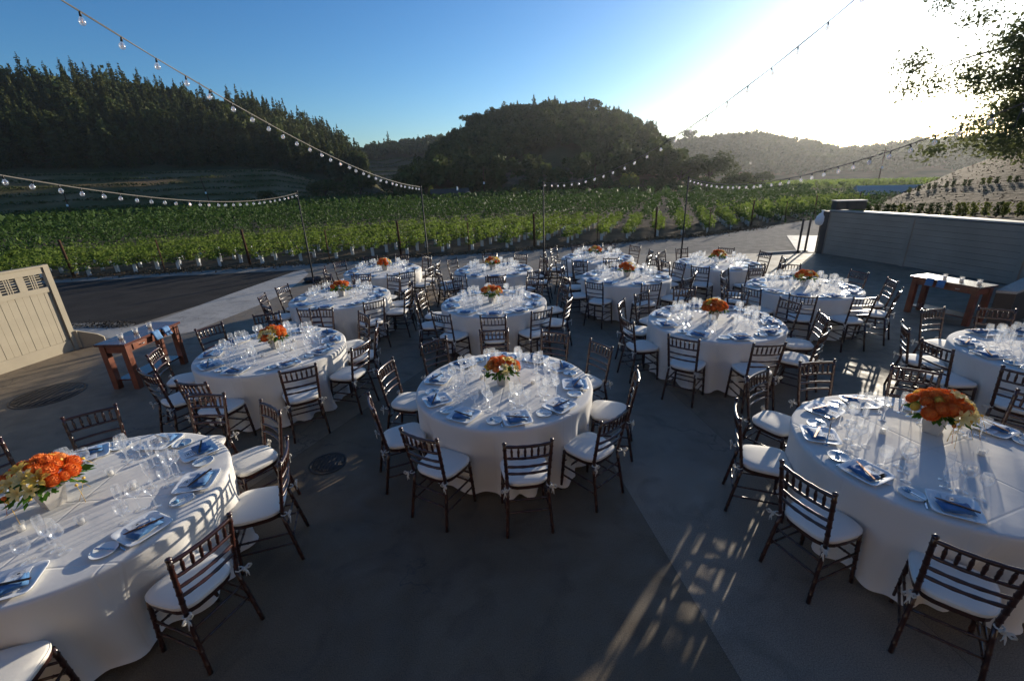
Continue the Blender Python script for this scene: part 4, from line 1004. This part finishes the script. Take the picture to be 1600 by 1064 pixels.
BUD = MB().lathe([(.001, -.012), (.010, -.004), (.012, .004), (.007, .013), (.001, .016)], 8).path([(0, 0, -.01), (.004, 0, -.06), (0, 0, -.11)], .0016, 4).mesh('bud', 'orange')
BUDY = MB().lathe([(.001, -.009), (.008, -.004), (.009, .003), (.001, .01)], 8).path([(0, 0, -.008), (.006, 0, -.07), (0, 0, -.14)], .0014, 4).mesh('bud', 'yellow')
def foliage_mesh(seed):
    rg = np.random.default_rng(seed); Q = []
    for k in range(120):
        a = rg.uniform(0, 2 * PI); rr = rg.uniform(.06, .19); z = .17 - .30 * max(0, rr - .09) * rg.uniform(.2, 1.2) + rg.normal() * .012; c, s = math.cos(a), math.sin(a)
        L = rg.uniform(.035, .07); w = L * .28; dn = rg.uniform(-.6, .1)
        o = np.array([rr * c, rr * s, z]); u = np.array([c * math.cos(dn), s * math.cos(dn), math.sin(dn)]); v = np.array([-s, c, rg.normal() * .5]); Q.append([o - u * L * .5, o + v * w, o + u * L * .7, o - v * w])
    return quads(np.array(Q), ['leaf'], 'foliage')
FOL = [foliage_mesh(s) for s in (1, 2, 3)]
VASE = MB()
V = []
for w, z in ((.042, 0), (.062, .135), (.054, .135), (.045, .05)):
    V += [(a * w, b_ * w, z) for a, b_ in ((-1, -1), (1, -1), (1, 1), (-1, 1))]
VASE.add(V, [(3, 2, 1, 0)] + [(i * 4 + k, i * 4 + (k + 1) % 4, (i + 1) * 4 + (k + 1) % 4, (i + 1) * 4 + k) for i in range(3) for k in range(4)] + [(12, 13, 14, 15)])
VASE_M = VASE.mesh('vase', 'vase')
def centrepiece(x, y, label, seed, rz=0, rich=1, big=1.):
    rg = np.random.default_rng(seed); t = thing('flower_arrangement', label, 'flower arrangement', (x, y, .762), rz)
    ob('vase', VASE_M, t); ob('foliage', FOL[seed % 3], t)
    n = int(24 * rich); pts = []
    for k in range(400):
        if len(pts) >= n: break
        a = rg.uniform(0, 2 * PI); ph = rg.uniform(.0, 1.5); d = np.array([math.cos(a) * math.sin(ph) * .165, math.sin(a) * math.sin(ph) * .15, .185 + math.cos(ph) * .095])
        if any(np.linalg.norm(d - q) < .050 for q in pts): continue
        pts.append(d)
    side = rg.uniform(0, 2 * PI)
    for d in pts:
        aa = math.cos(math.atan2(d[1], d[0]) - side); nrm = Vector((d[0], d[1], (d[2] - .15) * 1.6))
        if aa > .55 and rg.uniform() < .65: me = LI[rg.integers(2)]; nm = 'lily'
        else: me = DA[rg.choice([0, 0, 0, 1, 1, 2])] if rg.uniform() > .1 else DA[3]; nm = 'dahlia'
        o = ob(nm, me, t, d); o.rotation_euler = nrm.to_track_quat('Z', 'Y').to_euler(); s = rg.uniform(.72, 1.05) * (.8 if nm == 'lily' else 1); o.scale = (s, s, s)
    for k in range(int(14 * rich)):
        a = rg.uniform(0, 2 * PI); rr = rg.uniform(.10, .22); o = ob('bud', BUD if rg.uniform() < .4 else BUDY, t, (math.cos(a) * rr, math.sin(a) * rr, rg.uniform(.20, .32) - rr * .4)); o.rotation_euler = (rg.normal() * .4, rg.normal() * .4, 0)
    t.scale = (big, big, big); return t

# unseen building behind the camera, added to bounce warm light; strings assumed to reach it
wb = thing('bounce_building', 'unseen tan board-clad building added behind the patio to bounce warm light', 'building', (0, -5.2, 0))
for x0, x1, z0, z1 in ((-16, -7, 0, 5.6), (-7, -4.4, 2.5, 5.6), (-4.4, 4.4, 0, .9), (-4.4, 4.4, 2.9, 5.6), (4.4, 7, 2.5, 5.6), (7, 16, 0, 5.6)):
    MB().box(((x0 + x1) / 2, -.15, (z0 + z1) / 2), (x1 - x0, .3, z1 - z0)).build('wall', 'winery', wb)
for k in range(4): f = MB().box((-3.3 + k * 2.2, -.1, 1.9), (2.1, .08, 1.96)).build('window', 'darkbox', wb); MB().box((-3.3 + k * 2.2, -.045, 1.9), (1.9, .02, 1.76)).build('pane', 'glass', f)
for s in (-1, 1): dr = MB().box((s * 5.7, -.12, 1.25), (2.56, .1, 2.5)).build('door', 'redwood', wb); MB().tube((s * 4.75, -.02, 1.0), (s * 4.75, -.02, 1.3), .015, .015, 6).build('handle', 'handle', dr)
MB().add([(-17, .8, 5.5), (17, .8, 5.5), (17, -9, 7.6), (-17, -9, 7.6), (-17, .8, 5.65), (17, .8, 5.65), (17, -9, 7.75), (-17, -9, 7.75)], [(0, 3, 2, 1), (4, 5, 6, 7), (0, 1, 5, 4), (1, 2, 6, 5), (2, 3, 7, 6), (3, 0, 4, 7)]).build('roof', 'roofd', wb)
TAB = {
'T5' :( (-0.1, 4.36) , [(-7.1, 1.37), (31.2, 1.34), (59.8, 1.23), (96.4, 1.28), (131.5, 1.32), (167.2, 1.33), (205.8, 1.31), (240.0, 1.31), (278.7, 1.33), (314.7, 1.31)] ),
'T2' :( (-3.28, 5.74) , [(18.0, 1.22), (46.2, 1.25), (82.3, 1.25), (119.0, 1.19), (153.6, 1.22), (194.0, 1.27), (228.0, 1.19), (263.8, 1.19), (309.5, 1.19), (345.2, 1.25)] ),
'T3' :( (-3.32, 8.53) , [(-8.3, 1.19), (20.9, 1.19), (55.3, 1.21), (89.6, 1.19), (124.4, 1.19), (161.2, 1.19), (194.6, 1.2), (230.2, 1.19), (269.1, 1.19), (313.8, 1.19)] ),
'T4' :( (-3.15, 11.08) , [(0.8, 1.19), (47.5, 1.19), (82.4, 1.3), (118.4, 1.3), (157.9, 1.19), (187.0, 1.19), (222.5, 1.19), (263.8, 1.19), (307.8, 1.19), (334.4, 1.3)] ),
'T6' :( (-0.3, 7.74) , [(17.9, 1.3), (52.7, 1.2), (90.3, 1.19), (125.9, 1.3), (167.6, 1.22), (196.5, 1.29), (235.0, 1.28), (271.9, 1.24), (305.1, 1.24), (338.0, 1.28)] ),
'T7' :( (-0.38, 10.65) , [(-10.1, 1.19), (23.9, 1.19), (59.9, 1.3), (95.9, 1.3), (141.5, 1.19), (177.5, 1.19), (203.9, 1.3), (238.4, 1.25), (273.9, 1.19), (310.3, 1.22)] ),
'T8' :( (2.48, 9.42) , [(-17.9, 1.3), (18.1, 1.3), (46.1, 1.19), (90.1, 1.3), (127.8, 1.19), (159.3, 1.19), (198.1, 1.3), (230.5, 1.19), (275.2, 1.19), (312.3, 1.19)] ),
'T9' :( (2.33, 11.8) , [(-6.7, 1.19), (30.1, 1.19), (66.0, 1.3), (102.0, 1.3), (139.3, 1.19), (174.0, 1.3), (219.6, 1.38), (241.1, 1.21), (275.5, 1.19), (324.3, 1.22)] ),
'T10' :( (4.93, 10.5) , [(-17.7, 1.19), (16.0, 1.19), (58.5, 1.3), (104.1, 1.19), (138.4, 1.19), (166.5, 1.3), (193.3, 1.19), (232.0, 1.19), (278.1, 1.38), (313.3, 1.19)] ),
'T11' :( (3.0, 6.25) , [(15.5, 1.19), (51.8, 1.3), (87.8, 1.3), (122.2, 1.21), (152.4, 1.27), (189.4, 1.3), (231.1, 1.21), (271.2, 1.23), (311.7, 1.26), (344.4, 1.26)] ),
'T12' :( (5.43, 8.05) , [(-14.4, 1.2), (18.3, 1.19), (68.0, 1.19), (95.4, 1.3), (139.4, 1.26), (167.4, 1.3), (203.9, 1.3), (237.4, 1.23), (274.0, 1.22), (311.2, 1.24)] ),
'T13' :( (3.24, 2.93) , [(-17.7, 1.3), (18.3, 1.3), (53.5, 1.34), (90.0, 1.34), (123.6, 1.35), (162.0, 1.29), (200.1, 1.29), (236.4, 1.37), (270.3, 1.3), (306.3, 1.3)] ),
'T14' :( (6.2, 4.6) , [(-3.9, 1.3), (32.1, 1.3), (68.1, 1.3), (101.2, 1.19), (147.4, 1.24), (176.5, 1.21), (209.8, 1.38), (248.1, 1.3), (284.1, 1.3), (320.1, 1.3)] ),
'T1' :( (-3.17, 2.67) , [(13.3, 1.32), (51.1, 1.3), (86.8, 1.33), (127.3, 1.24), (158.8, 1.3), (194.8, 1.3), (230.8, 1.3), (252.0, 1.36), (289.0, 1.36), (335.8, 1.33)] ),
}
# ------------------------------------------------------------------ tables with everything on them
PHR = {'T1': 'front left table', 'T2': 'table beside reddish serving table', 'T3': 'table before leftmost light pole', 'T4': 'back left table near the vineyard',
       'T5': 'front centre table', 'T6': 'second table in centre column', 'T7': 'third table in centre column', 'T8': 'third-row table right of centre',
       'T9': 'farthest table right of centre', 'T10': 'back table beside rightmost pole', 'T11': 'table behind front right', 'T12': 'table nearest the right wall',
       'T13': 'front right table', 'T14': 'table cut by the right edge'}
NEAR = {'T1', 'T2', 'T5', 'T11', 'T13', 'T14'}
ORD = ['first', 'second', 'third', 'fourth', 'fifth', 'sixth']
proto = {True: make_chair(True, 'chiavari_chair'), False: make_chair(False, 'chiavari_chair')}
used = {True: False, False: False}
def place_chair(near, loc, rz, label, group):
    if not used[near]:
        used[near] = True; o = proto[near]; o.location = loc; o.rotation_euler = (0, 0, rz); o['label'] = label; o['group'] = group; KIDS.pop(o.name, None); return o
    return dup(proto[near], loc, rz, label, group)
def in_view(p, m=50):
    x, y = proj(p); return -m < x < 1600 + m and -m < y < 1064 + m
CT = {'T1': 'white floor-length cloth over the round front left table', }
rgT = np.random.default_rng(99)
for ti, (key, (cen, seats)) in enumerate(TAB.items()):
    cx, cy_ = cen; ph = PHR[key]; near = key in NEAR
    t = thing('round_table', 'round folding table under the cloth of the ' + ph, 'table', (cx, cy_, 0))
    MB().turned((0, 0, .725), (0, 0, .755), [(0, .90), (1, .90)], 48).build('tabletop', 'redtop', t)
    for sx in (-1, 1):
        b = MB(); b.path([(sx * .45, -.3, .725), (sx * .45, -.3, .02), (sx * .45, .3, .02), (sx * .45, .3, .725)], .014, 6); b.build('leg', 'black', t)
    tag(ob('tablecloth', CLOTH[ti % 4], None, (cx, cy_, 0), rgT.uniform(0, 6)), 'white floor-length cloth covering the round ' + ph, 'tablecloth', 'white tablecloths')
    fo = {'T13': (.22, .24), 'T1': (-.17, -.02)}.get(key, (rgT.normal() * .03, rgT.normal() * .03))
    if key != 'T14': centrepiece(cx + fo[0], cy_ + fo[1], 'orange and yellow flowers in a pale vase on the ' + ph, 200 + ti, rgT.uniform(0, 6), 1.3 if key in ('T1', 'T13') else 1.0 if near else .75, 1.22 if key in ('T1', 'T13') else 1.0)
    # name every seat by how it looks from the photographer
    tc = math.atan2(-cy_, -cx); info = []
    for i, (ang, rad) in enumerate(seats):
        rad = max(rad, 1.37)
        a = R(ang); rel = (a - tc + PI) % (2 * PI) - PI; x, y = cx + math.cos(a) * rad, cy_ + math.sin(a) * rad
        side = 'near' if abs(rel) < R(50) else 'far' if abs(rel) > R(130) else ('right' if rel > 0 else 'left')
        if in_view((x, y, .5), 70) or in_view((cx + math.cos(a) * .7, cy_ + math.sin(a) * .7, .76), 10) or in_view((x, y, .9), 10): info.append([i, a, rad, side, x, y])
    for side in ('near', 'far', 'left', 'right'):
        S_ = [q for q in info if q[3] == side]
        S_.sort(key=lambda q: proj((q[4], q[5], .5))[0] if side in ('near', 'far') else q[5])
        for k, q in enumerate(S_):
            if side in ('near', 'far'): rk = 'only' if len(S_) == 1 else 'leftmost' if k == 0 else 'rightmost' if k == len(S_) - 1 else ('middle' if len(S_) == 3 else ORD[k] + '-from-left')
            else: rk = 'only' if len(S_) == 1 else 'nearest' if k == 0 else 'farthest' if k == len(S_) - 1 else ('middle' if len(S_) == 3 else ORD[k] + '-nearest')
            q += [rk]
    for i, a, rad, side, x, y, rk in info:
        where = '%s on the %s side of the %s' % (rk, side, ph); seat = '%s %s seat of the %s' % (rk, side, ph)
        ro = rad - .245; dx, dy = math.cos(a), math.sin(a)
        if in_view((x, y, .6), 60) or in_view((cx + math.cos(a) * (rad - .4), cy_ + math.sin(a) * (rad - .4), .48), 0): place_chair(near, (cx + dx * ro, cy_ + dy * ro, 0), a + PI / 2 + rgT.normal() * .07, 'dark chair, ' + where, 'dark chairs with ivory cushions')
        if not in_view((cx + dx * .7, cy_ + dy * .7, .76), 30): continue
        rz = a + PI / 2 + rgT.normal() * .04          # local +y points to the table centre
        q = Matrix.Rotation(rz, 3, 'Z')
        def P_(lx, ly, z): v = q @ Vector((lx, ly, 0)); return (cx + dx * .755 + v.x, cy_ + dy * .755 + v.y, z)
        TZ = .7635
        tag(ob('charger_plate', PLATE, None, P_(0, 0, TZ), rz), 'square white plate at the ' + seat, 'plate', 'square plates')
        jz = rgT.normal() * .12
        if near: tag(ob('menu_card', MENU, None, P_(.005, .015, TZ + .012), rz + jz * .4), 'white menu card at the ' + seat, 'menu card', 'menu cards')
        tag(ob('folded_napkin', NAP[rgT.integers(3)], None, P_(.0, -.03, TZ + .0165), rz + jz + .1), 'blue napkin at the ' + seat, 'napkin', 'blue napkins')
        if near: tag(ob('dinner_knife', KNIFE, None, P_(.005, -.025, TZ + .037), rz + jz + PI / 2 - .35), 'dinner knife at the ' + seat, 'knife', 'dinner knives')
        if near or key in ('T6', 'T3', 'T12'):
            tag(ob('bread_plate', BREAD, None, P_(-.205, .02, TZ)), 'round bread plate at the ' + seat, 'bread plate', 'bread plates')
        if near:
            tag(ob('butter_knife', BKN, None, P_(-.20, .02, TZ + .0135), rz + .5 + rgT.normal() * .3), 'butter knife at the ' + seat, 'butter knife', 'butter knives')
            tag(ob('table_fork', FORK, None, P_(-.145, -.0, TZ), rz + rgT.normal() * .04), 'table fork at the ' + seat, 'fork', 'forks')
            if rgT.uniform() < .7: tag(ob('butter_pat', BUT, None, P_(-.225, .045, TZ + .006)), 'blue wrapped butter at the ' + seat, 'butter', 'butter portions')
        for nm, me, (lx, ly), lb in (('red_wine_glass', G_RED, (.10, .24), 'large empty wine glass'), ('white_wine_glass', G_WHITE, (.155, .175), 'smaller empty wine glass'), ('water_goblet', G_WATER, (.0, .21), 'low empty goblet'), ('champagne_flute', G_FLUTE, (.045, .31), 'narrow empty flute')):
            o = ob(nm, me, None, P_(lx + rgT.normal() * .012, ly + rgT.normal() * .012, .7605)); s = rgT.uniform(.97, 1.03); o.scale = (s, s, s)
            tag(o, '%s among the glassware on the %s' % (lb, ph), 'glass', '%s on the %s' % (nm.replace('_', ' ') + ('es' if nm.endswith('glass') else 's'), ph))
    for k in range(5):
        a = k * 2 * PI / 5 + ti; x, y = cx + math.cos(a) * .31, cy_ + math.sin(a) * .31
        if in_view((x, y, .8), 10): votive(x, y, .7605, 'small glass votive candle around the flowers of the ' + ph, 'votives on the ' + ph)
# table number cards
def number_card(x, y, z, rz, ch, label, tilt=0):
    t = thing('table_number', label, 'table number', (x, y, z), rz); t.rotation_euler = (tilt, 0, rz)
    MB().box((0, 0, .003), (.105, .155, .006)).build('card', 'menu', t)
    b = MB()
    P_ = [(-.022, .026), (-.012, .04), (.008, .042), (.02, .028), (.016, .008), (-.004, -.014), (-.022, -.034), (0, -.032), (.024, -.036)]
    b.path([(a, c, .0072) for a, c in P_], [.0022, .0034, .0034, .0028, .003, .003, .003, .003, .002], 5); b.build('numeral', 'ink', t)
number_card(2.62, 2.62, .7635, 2.35, '2', 'number card lying among the glasses on the front right table')
# silver ladle-like stands seen on two tables
for (x, y, lb) in ((-.30, 4.22, 'upright silver spoon-shaped stand left of the flowers on the front centre table'), (2.50, 3.05, 'upright silver spoon-shaped stand left of the flowers on the front right table')):
    t = thing('silver_stand', lb, 'stand', (x, y, .7615))
    MB().lathe([(.03, 0), (.028, .004), (.006, .01), (.004, .2)], 12).build('stem', 'steel', t)
    b = MB(); b.lathe([(.001, -.03), (.02, -.022), (.03, 0), (.02, .022), (.001, .03)], 14); b.v = [(v[0], v[1] * .45, v[2] + .228) for v in b.v]; b.build('bowl', 'steel', t)
leaf_ = MB().add([(-.03, 0, 0), (0, .018, .006), (.035, 0, .002), (0, -.016, .0)], [(0, 1, 2, 3)]); tag(leaf_.build('fallen_leaf', 'bank', None, (6.35, 6.7, .005), .4), 'dry leaf lying on the sunlit patio left of the right serving table', 'leaf')
